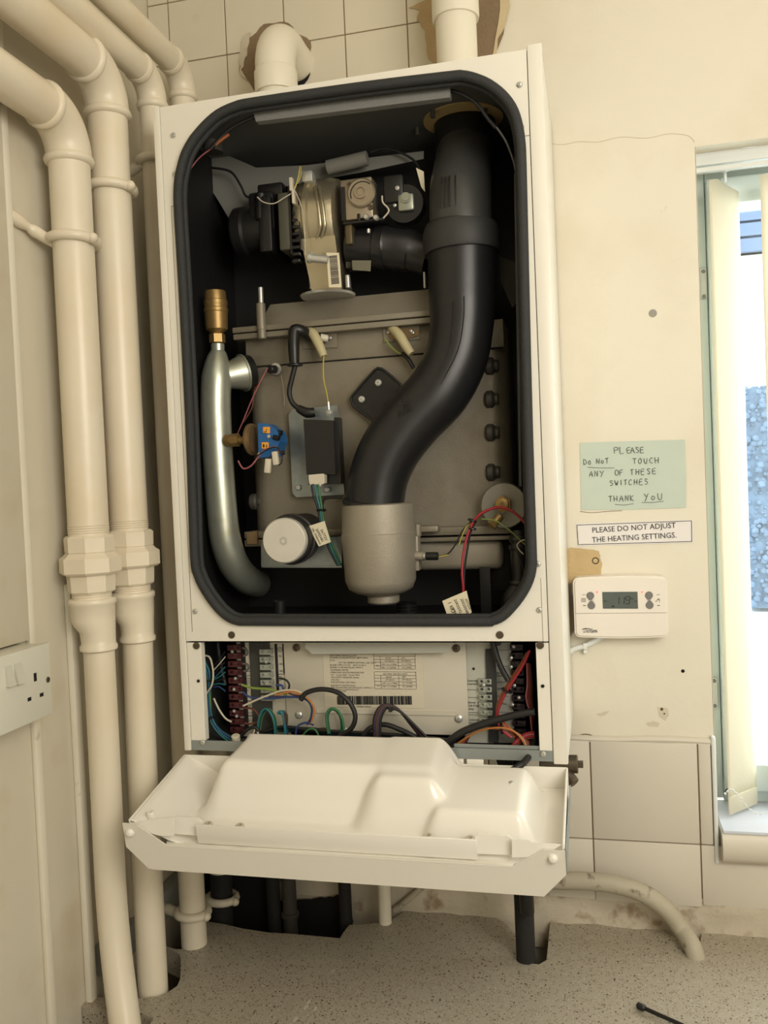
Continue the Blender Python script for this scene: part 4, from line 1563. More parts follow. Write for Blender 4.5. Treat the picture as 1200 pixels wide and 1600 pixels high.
for px, py in ((463, 1012), (713, 1013), (467, 1117), (717, 1123)):
    screw(px, py, YC - .001, .0052, bronze_m if py < 1100 else steel_m)

# wiring panels either side
pl = rect(376, 1000, 448, 1150, YC + .004, .002)
wl = obj('wiring_panel', pl, plate_m, boiler, 0)
pr_ = rect(727, 1000, 765, 1160, YC + .004, .002)
wrp = obj('wiring_panel', pr_, mat('panel_pale', (178, 178, 166), 0.5), boiler, 0)
pr2 = rect(768, 1000, 798, 1160, YC + .010, .002)
wrp2 = obj('wiring_panel', pr2, mat('panel_pale2', (150, 150, 142), 0.5), boiler, 0)
bm = rect(396, 1000, 420, 1150, YC + .001, .003)
obj('cable_slot', bm, mat('slot_grey', (58, 60, 56), 0.6), boiler, 0)
bm = rect(764, 1015, 773, 1160, YC + .000, .006)
obj('cable_slot', bm, mat('slot_dark', (44, 44, 44), 0.6), boiler, 0)
bm = B()
YT = YC + .0036
for (x0, y0, x1, y1) in ((382, 1003, 382.6, 1140), (391, 1003, 391.6, 1049), (382, 1049, 399, 1049.7), (382, 1060, 399, 1060.7), (392.5, 1061, 393, 1090), (382, 1095, 399, 1095.7), (383, 1118, 400, 1118.7), (432.5, 1006, 433, 1086), (443, 1006, 443.5, 1052), (433, 1053, 450, 1053.6)):
    a, b = at(x0, y1, YT), at(x1, y0, YT)
    box(bm, (a.x, YT, a.z), (max(b.x, a.x + .0004), YT - .0001, max(b.z, a.z + .0004)))
for s, px, py, k in (('KESTON', 382.8, 1057.5, 1.0), ('Live Out', 384, 1114.5, .9), ('N  3', 387, 1127, 1), ('Link', 385, 1139, 1), ('N', 385, 1080, 1.1), ('CH T', 386, 1104, 1), ('N', 436, 1027, 1.1), ('L NO', 433.5, 1039, 1), ('L NC', 433.5, 1050, 1)):
    text_bm(s, .0042 * k, at(px, py, YT), XA, ZA, .00005, bm=bm)
for s, px, py in (('Facilities', 397, 1037), ('Mains In', 397.6, 1088), ('DHW Pump / CH', 449, 1049), ('CH Pump', 449, 1083)):
    text_bm(s, .0044, at(px, py, YT), ZA, -XA, .00005, bm=bm)
for px, py in ((387, 1066), (437.5, 1015), (437.5, 1060)):
    torus(bm, at(px, py, YT), (0, 1, 0), .0030, .0003, 20, 4)
    q = at(px, py, YT)
    box(bm, (q.x - .0002, YT, q.z), (q.x + .0002, YT - .0001, q.z + .0022))
    for dz, w in ((0, .0020), (-.0008, .0013), (-.0016, .0006)):
        box(bm, (q.x - w, YT, q.z + dz), (q.x + w, YT - .0001, q.z + dz + .0003))
obj('wiring_text', bm, ink_m, wl, 0)
bm = B()
for s, px, py in (('External', 729, 1065), ('Interlock', 729, 1070), ('Burner On', 730, 1099), ('Volt Free', 730, 1104), ('Relay', 730, 1109), ('Lockout', 731, 1126), ('Volt Free', 731, 1131), ('Relay', 731, 1136)):
    text_bm(s, .0042, at(px, py, YT), XA, ZA, .00008, bm=bm)
for y0 in (1078, 1090, 1113.5, 1117):
    a = at(728.5, y0, YT)
    b = at(746, y0, YT)
    box(bm, (a.x, YT, a.z), (b.x, YT - .0001, a.z + .0005))
lathe(bm, [(0, .0018), (.0004, .0018)], at(740, 1045, YT), (0, -1, 0), 14)
obj('wiring_text', bm, ink_m, wrp, 0)
bm = B()
YT2 = YC + .0096
for y0 in (1016, 1041, 1066, 1088, 1113):
    a = at(773, y0, YT2)
    b = at(795, y0, YT2)
    box(bm, (a.x, YT2, a.z), (b.x, YT2 - .0001, a.z + .0005))
for s, px, py in (('Return', 776, 1053), ('Sensor', 776, 1057), ('APS', 777, 1078), ('Flue', 784, 1101)):
    text_bm(s, .0038, at(px, py, YT2), XA, ZA, .00008, bm=bm)
obj('wiring_text', bm, ink_m, wrp2, 0)

# terminal blocks
def tblock(x0, x1, ys, Y, mt, name, scr=None, dx=1.2):
    bm = B()
    for i, (ya, yb) in enumerate(zip(ys[:-1], ys[1:])):
        s = (ya - ys[0]) * .035
        box(bm, at(x0 + s, yb - .7, Y), at(x1 + s, ya + .7, Y + .010), .0007)
        xm = (x0 + x1) / 2 + s
        for q in (x0 + (x1 - x0) * .26 + s, x0 + (x1 - x0) * .74 + s):
            lathe(bm, [(0, .0030), (.003, .0030), (.003, .0022), (.001, .0021), (.001, 0)], at(q, (ya + yb) / 2, Y + .001), (0, -1, 0), 12)
    o = obj(name, bm, mt, boiler, 35)
    return o


t1 = tblock(355, 380, [1005 + 12.8 * k for k in range(12)], YC - .004, maroon_m, 'terminal_block')
t2 = tblock(405, 427, [1012 + 12 * k for k in range(8)], YC - .006, clear_m, 'terminal_block')
t3 = tblock(747, 769, [1058 + 12.2 * k for k in range(7)], YC - .002, clear_m, 'terminal_block')
t4 = tblock(797, 818, [1004 + 13.2 * k for k in range(12)], YC + .004, mat('dark_terminal', (40, 28, 32), .45), 'terminal_block')
for px, py, Y in ((363, 1018, YC - .006), (368, 1060, YC - .006), (366, 1077, YC - .006), (366, 1111, YC - .006), (370, 1119, YC - .006), (416, 1034, YC - .009), (417, 1068, YC - .009), (756, 1070, YC - .005), (803, 1010, YC + .001), (804, 1071, YC + .001), (811, 1090, YC + .001), (799, 1028, YC + .001), (799, 1042, YC + .001), (801, 1101, YC + .001), (801, 1114, YC + .001)):
    screw(px, py, Y, .0024)

# wiring looms
YW = -0.222
def jit(pix, k, s=2.2):
    return [(px + s * math.sin(k * 2.1 + i * .9) * .8, py + s * math.cos(k * 1.7 + i * 1.1) * .8) for i, (px, py) in enumerate(pix)]


for k in range(11):
    mt_ = (wt_, wt_, wg, wb, wt_, wgy, wk, wt_, wb, wt_, wg)[k]
    wire([(318 + (k % 4), 1030 + k * .5), (323 + k % 5, 1050), (326 + k % 4, 1080), (324 + k % 6, 1105), (330 + k % 5, 1128), (342 + k, 1146), (362 + 2 * k, 1162)], YW + .002 * (k % 4), .0015, mt_)
wire([(318, 1024), (328, 1028), (333, 1050), (331, 1070), (322, 1084)], YW - .004, .0014, ww)
wire([(334, 1091), (342, 1108), (352, 1122), (362, 1128)], YW - .002, .0014, ww)
for k in range(4):
    wire([(334, 1062 + 4 * k), (342, 1058 + 5 * k), (352, 1050 + 10 * k)], YW + .01, .0010, (wt_, wk, wt_, wb)[k])
    wire([(334, 1040 + 7 * k), (343, 1030 + 7 * k), (352, 1018 + 8 * k)], YW + .012, .0009, (wk, ww, wk, wt_)[k])
wire([(340, 1003), (342, 1020), (346, 1045), (352, 1070)], YW + .02, .0035, wk)
wire([(378, 1070), (395, 1075), (420, 1077), (440, 1083), (448, 1085)], YW - .002, .0018, wgy)
wire([(380, 1103), (400, 1094), (420, 1086), (442, 1079), (465, 1080), (480, 1091), (490, 1106), (488, 1125)], YW - .006, .0014, ww)
wire([(379, 1081), (388, 1088), (402, 1091), (430, 1091), (455, 1089), (478, 1093), (487, 1108), (484, 1128)], YW - .004, .0014, wb)
wire([(420, 1089), (445, 1089), (470, 1090), (484, 1096), (488, 1115), (480, 1132)], YW - .002, .0016, wv)
wire([(430, 1086), (455, 1081), (472, 1086), (487, 1098), (491, 1112), (486, 1130)], YW - .008, .0013, wo)
wire([(445, 1079), (456, 1085), (472, 1088)], YW - .003, .0012, wbr)
wire([(436, 1060), (446, 1062), (452, 1070), (449, 1082)], YW, .0014, wk)
wire([(431, 1071), (440, 1071), (443, 1078)], YW, .0016, wb)
wire([(379, 1012), (385, 1015), (386, 1022), (380, 1025)], YW + .004, .0017, mat('grey_cable', (84, 82, 80), .5))
wire([(379, 1037), (386, 1038), (388, 1045), (381, 1049)], YW + .004, .0017, MATS['grey_cable'])
wire([(382, 1106), (395, 1108), (404, 1118), (402, 1128), (392, 1131), (382, 1130)], YW, .0014, wbr)
for k in range(5):
    wire([(402 + k, 1140), (405 + k, 1122), (410 + k * 1.5, 1110), (418 + k, 1109), (427 + k, 1124), (430 + k * .6, 1148)], YW - .004 + .002 * k, .0015, (wt_, wg, wk, wt_, wgy)[k])
for k in range(4):
    wire([(434 + k * 2, 1115), (438 + k * 2, 1112), (443 + k, 1122), (446 + k, 1150)], YW - .002 + .002 * k, .0018, (wt_, wt_, wb, wg)[k])
wire([(445, 1135), (446, 1116), (449, 1118), (449, 1132)], YW - .002, .0011, wbr)
wire([(462, 1148), (465, 1135), (478, 1129), (490, 1133)], YW - .006, .0014, wb)
wire([(472, 1150), (482, 1140), (492, 1140), (498, 1150)], YW - .008, .0013, wg)
wire([(395, 1152), (399, 1138), (404, 1148)], YW - .006, .0014, ww)
wire([(372, 1158), (384, 1142), (397, 1136), (404, 1142)], YW - .006, .0024, wk)
for k in range(7):
    wire([(405 + 4 * k, 1146 - k), (440 + 6 * k, 1136 + k), (480 + 5 * k, 1140 + k % 3), (520, 1143 + k), (600, 1147 + k * .5), (700, 1156)], YW + .004 + .001 * k, .0024, (wk, wk, wt_, wk, wb, wk, wbr)[k])
wire([(470, 1094), (478, 1083), (500, 1077), (525, 1081), (545, 1096), (555, 1118), (549, 1138), (530, 1150)], YW - .010, .0033, wk, 'thick_cable', seg=12)
for k in range(3):
    wire([(513 + k, 1146), (510 + k, 1120), (516 + k, 1108), (527, 1110 + k), (535 - k, 1124), (538 - k * 2, 1148)], YW - .006 + .002 * k, .0018, (wg, wt_, wg)[k])
wire([(536, 1150), (541, 1138), (544, 1146)], YW - .008, .0012, ww)
for k in range(6):
    wire([(584 + 2 * k, 1152), (584 + 2.2 * k, 1125), (592 + 2 * k, 1106 + k * .5), (606 + k, 1101 + k), (622 + k, 1108 + k), (640 + k, 1130), (660 + 2 * k, 1155)], YW - .004 - .0015 * k, .0017, (wk, wv, wbr, MATS['grey_cable'], wv, wk)[k])
wire([(566, 1152), (578, 1138), (600, 1132), (625, 1140), (650, 1152)], YW - .002, .0034, wk, 'thick_cable', seg=12)
bm = B()
torus(bm, at(611, 1106, YW - .008), (.2, 0, 1), .006, .0016, 16, 6)
cyl(bm, at(610, 1104, YW - .016), at(610, 1112, YW - .016), .0025, 8)
obj('cable_tie', bm, black_m, boiler, 50)
# right looms
for k in range(6):
    wire([(828 - k, 1016 + k), (818 - k * .8, 1038), (803 - k, 1062), (790 - k, 1083), (780 - k * .6, 1105), (776 + k, 1122), (784 + 3 * k, 1140), (798 + 2 * k, 1152)], YW - .002 + .0015 * k, .0017, (wr, wp_, wbr, wo, wr, wo)[k])
for k in range(5):
    wire([(823 + k * 1.5, 1036), (824 + k * 2, 1070), (822 + k * 2.5, 1090), (828 + 1.5 * k, 1115), (832, 1150)], YW + .008 + .001 * k, .0011, (wp_, wbr, wr, wbr, wk)[k])
wire([(700, 1160), (722, 1144), (755, 1131), (790, 1121), (815, 1115), (836, 1112)], YW - .012, .0048, wk, 'thick_cable', seg=12)
wire([(770, 1003), (776, 1025), (784, 1045), (794, 1063)], YW + .004, .0038, wk, 'thick_cable', seg=12)
bm = B()
box(bm, at(769, 1009, YW + .002), at(783, 1001, YW + .012), .001)
obj('cable_gland', bm, black_m, boiler, 40)
for k in range(8):
    wire([(712 + 2 * k, 1164), (730 + k, 1152 - k), (752, 1141 - k * .8), (778, 1137 + k * .5), (800 + k * 1.5, 1141 + k), (816 + k * 1.4, 1156), (824 + k, 1176 - 2 * k)], YW - .006 + .0015 * k, .0014, (wo, ww, wr, wo, wp_, wbr, wr, wk)[k])
for k in range(4):
    wire([(835, 1144 + 3 * k), (822, 1146 + 3 * k), (808, 1155 + 3 * k), (800, 1165)], YW - .001, .0014, (wr, wp_, wr, wbr)[k])
wire([(836, 1150), (830, 1175), (818, 1192), (800, 1204)], [-.215, -.235, -.262, -.272], .0042, wk, 'thick_cable', seg=12)
for px, py, ax_, rr_ in ((792, 1079, (.4, 0, 1), .006), (784, 1138, (1, 0, .1), .006), (324, 1062, (0, .1, 1), .008), (330, 1122, (-.5, .1, 1), .008)):
    bm = B()
    torus(bm, at(px, py, YW), ax_, rr_, .0017, 18, 6)
    obj('cable_tie', bm, black_m, boiler, 50)
bm = B()
lathe(bm, [(0, .003), (.004, .003), (.005, .006), (.012, .006), (.013, .005)], at(370, 1162, -.236), (0, -.25, 1), 14)
obj('tie_mount', bm, conn_m, boiler, 40)

# bottom rail of the casing
bm = B()
box(bm, (0.0882, YF + .001, 1.2225), (0.5735, YF + .0025, 1.2360))
box(bm, (0.0882, YF + .0025, 1.2225), (0.5735, YF + .03, 1.2240))
box(bm, (0.45, YF + .004, 1.236), (0.5735, YF + .0052, 1.2405))
obj('bottom_rail', bm, rail_m, boiler, 0)
screw(318, 1160, YF, .0024)
screw(849, 1178, YF, .0024)

# ---------------------------------------------------------------- fold-down control panel
O = Vector((0, -0.2515, 1.2155))
TA = math.radians(12.4)
TV = Vector((0, -math.cos(TA), -math.sin(TA)))
TW = Vector((0, -math.sin(TA), math.cos(TA)))


def T(x, v, w):
    return Vector((x, O.y, O.z)) + TV * v + TW * w


fp_ = empty('fold_down_panel', T(0.335, .08, -.03))
fp_.parent = boiler
fp_.location = ORIG[fp_.name] - ORIG[boiler.name]
TX0, TX1, TD = 0.0785, 0.5900, 0.152


def sst(a, b, x):
    t = max(0, min(1, (x - a) / (b - a)))
    return t * t * (3 - 2 * t)


def hgt(x, v):
    fl = -0.030 + 0.028 * (1 - sst(0.0, 0.075, x - TX0)) ** 1.5
    # high housing
    slant = 0.020 * sst(0.0, 0.13, v)
    A = sst(0.146 - slant, 0.180 - slant * .6, x) * (1 - sst(0.432, 0.474, x)) * (1 - sst(0.066, 0.112, v))
    ha = 0.036 * A + fl * (1 - A)
    Bq = sst(0.330, 0.378, x) * (1 - sst(0.436, 0.482, x)) * (1 - sst(0.088, 0.130, v))
    hb = (0.0345 - 0.05 * max(0, v - 0.02) * .15) * Bq + fl * (1 - Bq)
    Cq = sst(0.42, 0.45, x) * (1 - sst(0.540, 0.566, x)) * sst(0.006, 0.018, v) * (1 - sst(0.116, 0.142, v))
    hc = 0.012 * Cq + fl * (1 - Cq)
    def smx(p, q, k=0.008):
        h = max(0.0, 1 - abs(p - q) / k)
        return max(p, q) + h * h * k / 4
    base = smx(smx(ha, hb), hc)
    # shallow foot in front of the housing
    Dq = sst(0.125, 0.15, x) * (1 - sst(0.53, 0.56, x)) * (1 - sst(0.118, 0.142, v))
    base = max(base, fl + 0.006 * Dq)
    return base


bm = B()
NX, NV = 190, 64
vv = []
for i in range(NX + 1):
    x = TX0 + 0.0012 + (TX1 - TX0 - .0024) * i / NX
    colv = []
    for j in range(NV + 1):
        v = 0.0 + TD * j / NV
        colv.append(bm.verts.new(T(x, v, hgt(x, v))))
    vv.append(colv)
for i in range(NX):
    for j in range(NV):
        bm.faces.new((vv[i][j], vv[i + 1][j], vv[i + 1][j + 1], vv[i][j + 1]))
inner = [v_ for c_ in vv[1:-1] for v_ in c_[1:-1]]
for _ in range(7):
    bmesh.ops.smooth_vert(bm, verts=inner, factor=0.5, use_axis_x=True, use_axis_y=True, use_axis_z=True)
hs = obj('electronics_cover', bm, tray_m, fp_, 0)
for p_ in hs.data.polygons:
    p_.use_smooth = True
so = hs.modifiers.new('thickness', 'SOLIDIFY')
so.thickness = 0.0015
so.offset = -1
# closing wall at the back of the cover
bm = B()
prev = None
for i in range(NX + 1):
    x = TX0 + 0.0012 + (TX1 - TX0 - .0024) * i / NX
    a = bm.verts.new(T(x, 0.0, hgt(x, 0.0)))
    b = bm.verts.new(T(x, 0.0, -0.034))
    if prev:
        bm.faces.new((prev[0], a, b, prev[1]))
    prev = (a, b)
bk = obj('cover_back', bm, tray_m, fp_, 0)
# rims
bm = B()
def tbox(bm, x0, x1, v0, v1, w0, w1, bev=0.0006):
    c_ = T((x0 + x1) / 2, (v0 + v1) / 2, (w0 + w1) / 2)
    return obox(bm, c_, XA, TV, TW, abs(x1 - x0), abs(v1 - v0), abs(w1 - w0), bev)


tbox(bm, TX0 - .001, TX0 + .0016, 0, TD, -.036, .0015)
tbox(bm, TX1 - .0016, TX1 + .001, 0, TD + .002, -.036, .0015)
tbox(bm, TX0, 0.165, -.001, .001, -.036, .0015)
tbox(bm, 0.445, TX1, -.001, .001, -.036, .0015)
# front lip with its two notches
tbox(bm, 0.165, 0.4965, TD - .0012, TD + .0012, -.0245, -.0002, .0004)
obj('panel_rim', bm, tray_m, fp_, 35)
yl_ = T(0, TD, 0).y
for pix, yy in (([(204, 1286), (220, 1283), (243, 1279), (271, 1277), (271, 1306), (250, 1306), (232, 1301), (216, 1294)], yl_ - .001), ([(800, 1311), (828, 1314), (832, 1317), (877, 1320), (866, 1327), (852, 1334), (835, 1339), (800, 1340)], yl_ - .001),
                ([(271, 1277), (276, 1275.5), (309, 1278), (314, 1282), (317, 1290), (315, 1306), (272, 1303)], yl_ + .008), ([(742, 1312), (743, 1306), (748, 1303.5), (793, 1306), (798, 1309), (801, 1312), (801, 1336), (745, 1334)], yl_ + .008)):
    bm = B()
    prism(bm, [at(px, py, yy) for px, py in pix], (0, .0018, 0))
    obj('front_lip' if yy < yl_ else 'notch', bm, tray_m, fp_, 0)
# hinge pegs, screw and feet
for x, v in ((0.0985, .136), (0.574, .140)):
    bm = B()
    lathe(bm, [(0, .0052), (.010, .0048), (.011, .0042), (.011, .0026), (.004, .0024), (.004, 0)], T(x, v, hgt(x, v) - .002), TW, 18)
    obj('screw_post', bm, tray_m, fp_, 40)
bm = B()
q = T(0.527, .056, .0118)
lathe(bm, [(0, .0028), (.001, .0028), (.0018, .0018), (.0018, 0)], q, TW, 14)
obj('cover_screw', bm, steel_m, fp_, 40)
bm = B()
bm.free()
for x in (0.176, 0.216, 0.441, 0.488):
    bm = B()
    lathe(bm, [(0, .0060), (.0225, .0055), (.0235, .0045), (.0235, .0028), (.020, .0026), (.020, 0)], T(x, .1425, -.0275), TW, 18)
    obj('screw_recess', bm, mat('recess_grey', (196, 188, 172), .6), fp_, 40)
bm = B()
for x0, x1 in ((0.447, 0.462), (0.466, 0.487)):
    tbox(bm, x0, x1, -.006, -.002, -.004, .006)
obj('hinge_lug', bm, tray_m, fp_, 35)
# outer fascia: folded steel front
ya = -0.4025
fas = [(191, 1286), (204, 1287), (215, 1290), (259, 1320), (560, 1337), (700, 1345), (801, 1353), (849, 1328), (883, 1330), (885, 1367), (850, 1401), (560, 1380), (243, 1359), (232, 1357), (197, 1323)]
def atf(px, py):
    Y = ya
    for _ in range(6):
        Y = ya + (1.165 - at(px, py, Y).z) * .26
    return at(px, py, Y)


P = [atf(px, py) for px, py in fas]
bm = B()
prism(bm, P, (0, .0015, 0))
obj('fascia', bm, case_m, fp_, 0)
bm = B()
a, b = atf(259, 1320), atf(801, 1353)
prism(bm, [a, b, b + Vector((0.010, .030, .003)), a + Vector((-.010, .030, .003))], (0, 0, -.0015))
c0, c1 = atf(243, 1359), atf(850, 1401)
prism(bm, [c0, c1, c1 + Vector((0, .10, .02)), c0 + Vector((0, .10, .02))], (0, 0, .0012))
obj('fascia_return', bm, case_m, fp_, 0)
bm = B()
e0 = atf(885, 1367)
e1 = atf(883, 1330)
prism(bm, [e1, e0, e0 + Vector((0, .13, .035)), Vector((e1.x + .002, YF - .03, 1.196)), Vector((e1.x + .002, YF - .03, 1.205))], (.0012, 0, 0))
obj('side_arm', bm, rail_m, fp_, 0)
for px, py in ((203.5, 1301), (864, 1341)):
    bm = B()
    q = atf(px, py)
    lathe(bm, [(0, .0052), (.001, .0052), (.0035, .0045), (.0048, .0028), (.005, 0)], q, (0, -1, 0), 20)
    obj('pivot_cap', bm, tray_m, fp_, 50)

# ================================================================ under the boiler
# drain cock to the right
dcock = empty('drain_cock', at(893, 1205, -.11), 'dull bronze drain cock sticking out at the bottom right of the boiler', 'valve')
bm = B()
a, b = at(878, 1194, -.12), at(903, 1194, -.12)
cyl(bm, a - XA * .03, b, .0125, 20, bev=.001)
obj('valve_body', bm, bronze_m, dcock, 40)
bm = B()
lathe(bm, [(0, .0056), (.007, .0056)], b, XA, flat=4)
obj('square_spindle', bm, bronze_m, dcock, 20)
bm = B()
a, b = at(880, 1204, -.125), at(898, 1224, -.135)
cyl(bm, a, b, .0078, 18, bev=.001)
for k in range(6):
    q = a.lerp(b, .3 + .1 * k)
    torus(bm, q, b - a, .0078, .0007, 18, 5)
obj('hose_tail', bm, bronze_m, dcock, 40)


def simple_pipe(name, pts, r, mt, label, cat='pipe', seg=22, sub=5):
    bm = B()
    pts = [Vector(p) for p in pts]
    tube(bm, pts, r, seg, sub)
    o = obj(name, bm, mt, None, 60, origin=pts[-1])
    return setp(o, label, cat)


simple_pipe('condensate_pipe', [(0.485, -.10, 1.22), (0.5165, -.115, 1.12), (0.5175, -.118, 1.05), (0.518, -.12, .92), (0.518, -.12, .80)], .0135, lag_m, 'brown-black waste pipe dropping into the worktop beneath the right end of the boiler')
q0, q1 = at(822, 1396, -.15), at(824, 1428, -.15)
lagp = empty('pipe_lagging', (q1.x, -.15, q1.z), 'short black rubber sleeve hanging beside the waste pipe under the boiler', 'sleeve')
bm = B()
cyl(bm, q1, Vector((q1.x - .004, -.14, 1.20)), .0098, 18, bev=.002)
obj('sleeve', bm, black_m, lagp, 50)
pw = atz(603, 1440, .9)
simple_pipe('drain_pipe', [(0.300, -.05, 1.22), (0.300, -.05, 1.0), (0.2985, -.050, .95), (0.298, -.050, .80)], .0098, flue_m, 'thin white plastic pipe entering the worktop below the middle of the boiler')
a, b = at(616, 1422, -.02), at(665, 1384, -.02)
simple_pipe('branch_pipe', [a, a.lerp(b, .5), b + Vector((.04, 0, .04))], .0048, oldp_m, 'thin painted pipe slanting along the wall beside the white drain pipe', sub=2)
# curved condensate pipe to the right
cpts = [at(px, py, -.045) for px, py in ((840, 1374), (880, 1376), (920, 1377), (965, 1383), (1005, 1396), (1040, 1420), (1065, 1452))] + [Vector((0.7465, -.072, .905)), Vector((0.750, -.076, .86))]
simple_pipe('gas_pipe', cpts, .0128, oldp_m, 'thick grey painted pipe curving right from behind the boiler into the worktop', seg=26)
# dark pipes in the gap, in front of a flat patch painting wall shade and dirt
patch('shade_patch', [(306, 1340), (360, 1345), (412, 1352), (420, 1400), (440, 1408), (500, 1404), (528, 1398), (549, 1400), (550, 1440), (548, 1490), (420, 1490), (306, 1480)], dark_m, y=-0.0165, th=0.0006, parent=back, jag=0.004)
for px, w, Y, lab, mt_, ring_ in ((428, 11.5, -.045, 'black lagged pipe in the dark worktop gap under the boiler', lag_m, None), (453, 12, -.040, 'sooty grey pipe with a joint, beside the black lagged pipe under the boiler', mat('sooty_grey_pipe', (66, 62, 55), .7, var=.2), 1432), (540, 10.5, -.050, 'black pipe at the corner of the worktop cut-out, left of the white drain pipe', lag_m, None)):
    q = at(px, 1420, Y)
    r = pxl(w, Y)
    o = empty('return_pipe', (q.x, Y, .80), lab, 'pipe')
    bm = B()
    tube(bm, [Vector((q.x, Y, 1.221)), Vector((q.x, Y, .80))], r, 20, 1)
    obj('tube', bm, mt_, o, 60)
    if ring_:
        bm = B()
        z_ = at(px, ring_, Y).z
        lathe(bm, [(0, r), (.001, r + .003), (.007, r + .003), (.008, r)], (q.x, Y, z_), ZA, 20)
        obj('joint', bm, mt_, o, 40)

# ================================================================ things on the right-hand wall
# handwritten notice
STK = {
    'P': [[(0, 0), (0, 1), (.55, .95), (.6, .6), (.05, .5)]], 'L': [[(0, 1), (0, 0), (.55, 0)]], 'E': [[(.55, 1), (0, .95), (0, 0), (.55, .02)], [(0, .5), (.45, .52)]],
    'A': [[(0, 0), (.3, 1), (.6, 0)], [(.1, .4), (.5, .42)]], 'S': [[(.55, .9), (.2, 1), (.05, .75), (.5, .4), (.4, .05), (0, .1)]], 'D': [[(0, 0), (0, 1), (.5, .75), (.55, .3), (0, 0)]],
    'O': [[(.3, 1), (.03, .7), (.08, .15), (.35, 0), (.6, .3), (.55, .8), (.3, 1)]], 'o': [[(.25, .65), (.05, .4), (.1, .1), (.35, .05), (.5, .3), (.4, .6), (.25, .65)]], 'N': [[(0, 0), (.05, 1), (.5, 0), (.55, 1)]], 'T': [[(0, .95), (.65, 1)], [(.32, 1), (.3, 0)]],
    'U': [[(0, 1), (.03, .2), (.25, 0), (.5, .2), (.55, 1)]], 'C': [[(.55, .85), (.3, 1), (.03, .6), (.1, .1), (.55, .08)]], 'H': [[(0, 1), (.02, 0)], [(.55, 1), (.53, 0)], [(0, .5), (.55, .52)]],
    'Y': [[(0, 1), (.28, .5)], [(.6, 1), (.1, -.15)]], 'F': [[(.55, 1), (0, .95), (0, 0)], [(0, .5), (.4, .52)]], 'W': [[(0, 1), (.15, 0), (.3, .6), (.45, 0), (.62, 1)]], 'I': [[(.2, 1), (.2, 0)]],
    'K': [[(0, 1), (0, 0)], [(.5, .95), (.03, .45), (.55, 0)]], ' ': []}


def hand(bm, s, px, py, size, Y, sp=1.0, tilt=0.0):
    p = at(px, py, Y)
    x = 0
    for ch in s:
        for st in STK[ch]:
            pts = [Vector((p.x + (x + a * size * .95 + .0004 * random.uniform(-1, 1)), Y, p.z + tilt * x + b * size + .0005 * random.uniform(-1, 1))) for a, b in st]
            tube(bm, pts, .00042, 5, 2)
        x += size * (.80 if ch != ' ' else .75) * sp * (.7 if ch == 'I' else 1)


sh = empty('paper_notice', at(988, 742, -.001), 'pale green paper with handwritten request not to touch the switches, taped to wall', 'notice')
bm = B()
cor = [at(px, py, -.0006) for px, py in ((906, 692), (990, 689), (1070, 687), (1072, 740), (1072, 793), (990, 796), (908, 797), (907, 745))]
cor[0].y -= .002
cor[6].y -= .002
cor[1].y -= .0015
prism(bm, [Vector((p.x, -.0010, p.z)) for p in cor], (0, .0004, 0))
obj('sheet', bm, paperg_m, sh, 0)
bm = B()
ys = -.0018
hand(bm, 'PL', 960, 709, .0095, ys, 1.05)
hand(bm, 'E', 980, 708, .0080, ys)
hand(bm, 'ASE', 986, 708, .0080, ys, 1.05)
hand(bm, 'Do NoT', 912, 726, .0080, ys, .98)
hand(bm, 'TOUCH', 989, 725, .0080, ys, 1.22)
hand(bm, 'ANY', 921, 745, .0085, ys, 1.15)
hand(bm, 'OF', 961, 743, .0080, ys, 1.1)
hand(bm, 'THESE', 985, 742, .0080, ys, 1.22)
hand(bm, 'SWITCHES', 953, 759, .0078, ys, 1.18)
hand(bm, 'THANK', 951, 784, .0085, ys, 1.15)
hand(bm, 'YoU', 1007, 782, .0100, ys, 1.2)
for pix in ([(918, 730), (935, 731), (960, 731)], [(961, 788), (975, 789), (990, 787)], [(1003, 785), (1020, 785), (1037, 783)]):
    tube(bm, [at(px, py, ys) for px, py in pix], .0003, 5, 3)
obj('handwriting', bm, ink2_m, sh, 60)

nt_ = empty('printed_notice', at(992, 833, -.001), 'white printed strip asking not to adjust the heating settings, above the controller', 'notice')
bm = B()
prism(bm, [at(px, py, -.0010) for px, py in ((900, 818), (1083, 812), (1083.5, 848), (903, 853))], (0, .0005, 0))
obj('strip', bm, paperw_m, nt_, 0)
bm = B()
q = [at(px, py, -.0014) for px, py in ((901.5, 820.5), (1080.5, 813.8), (1081, 846), (903.5, 851))]
for i in range(4):
    a, b = q[i], q[(i + 1) % 4]
    d = (b - a).normalized()
    obox(bm, (a + b) / 2, d, (0, 1, 0), d.cross(Vector((0, 1, 0))), (b - a).length + .0008, .0002, .0008)
obj('border_line', bm, ink_m, nt_, 0)
bm = B()
rd = (at(1056, 822, 0) - at(925, 830, 0)).normalized()
ud = Vector((-rd.z, 0, rd.x))
def fit_text(s, a, b, size, bm):
    t = text_bm(s, size, (0, 0, 0), XA, ZA, .0001)
    xs = [v.co.x for v in t.verts]
    w = max(xs) - min(xs)
    t.free()
    return text_bm(s, size, a, rd, ud, .0001, bm=bm, xs=(b - a).length / w)


fit_text('PLEASE DO NOT ADJUST', at(925, 832.5, -.0015), at(1055.5, 828, -.0015), .0112, bm)
fit_text('THE HEATING SETTINGS.', at(925, 847.5, -.0015), at(1057, 843.5, -.0015), .0112, bm)
obj('print', bm, ink_m, nt_, 0)

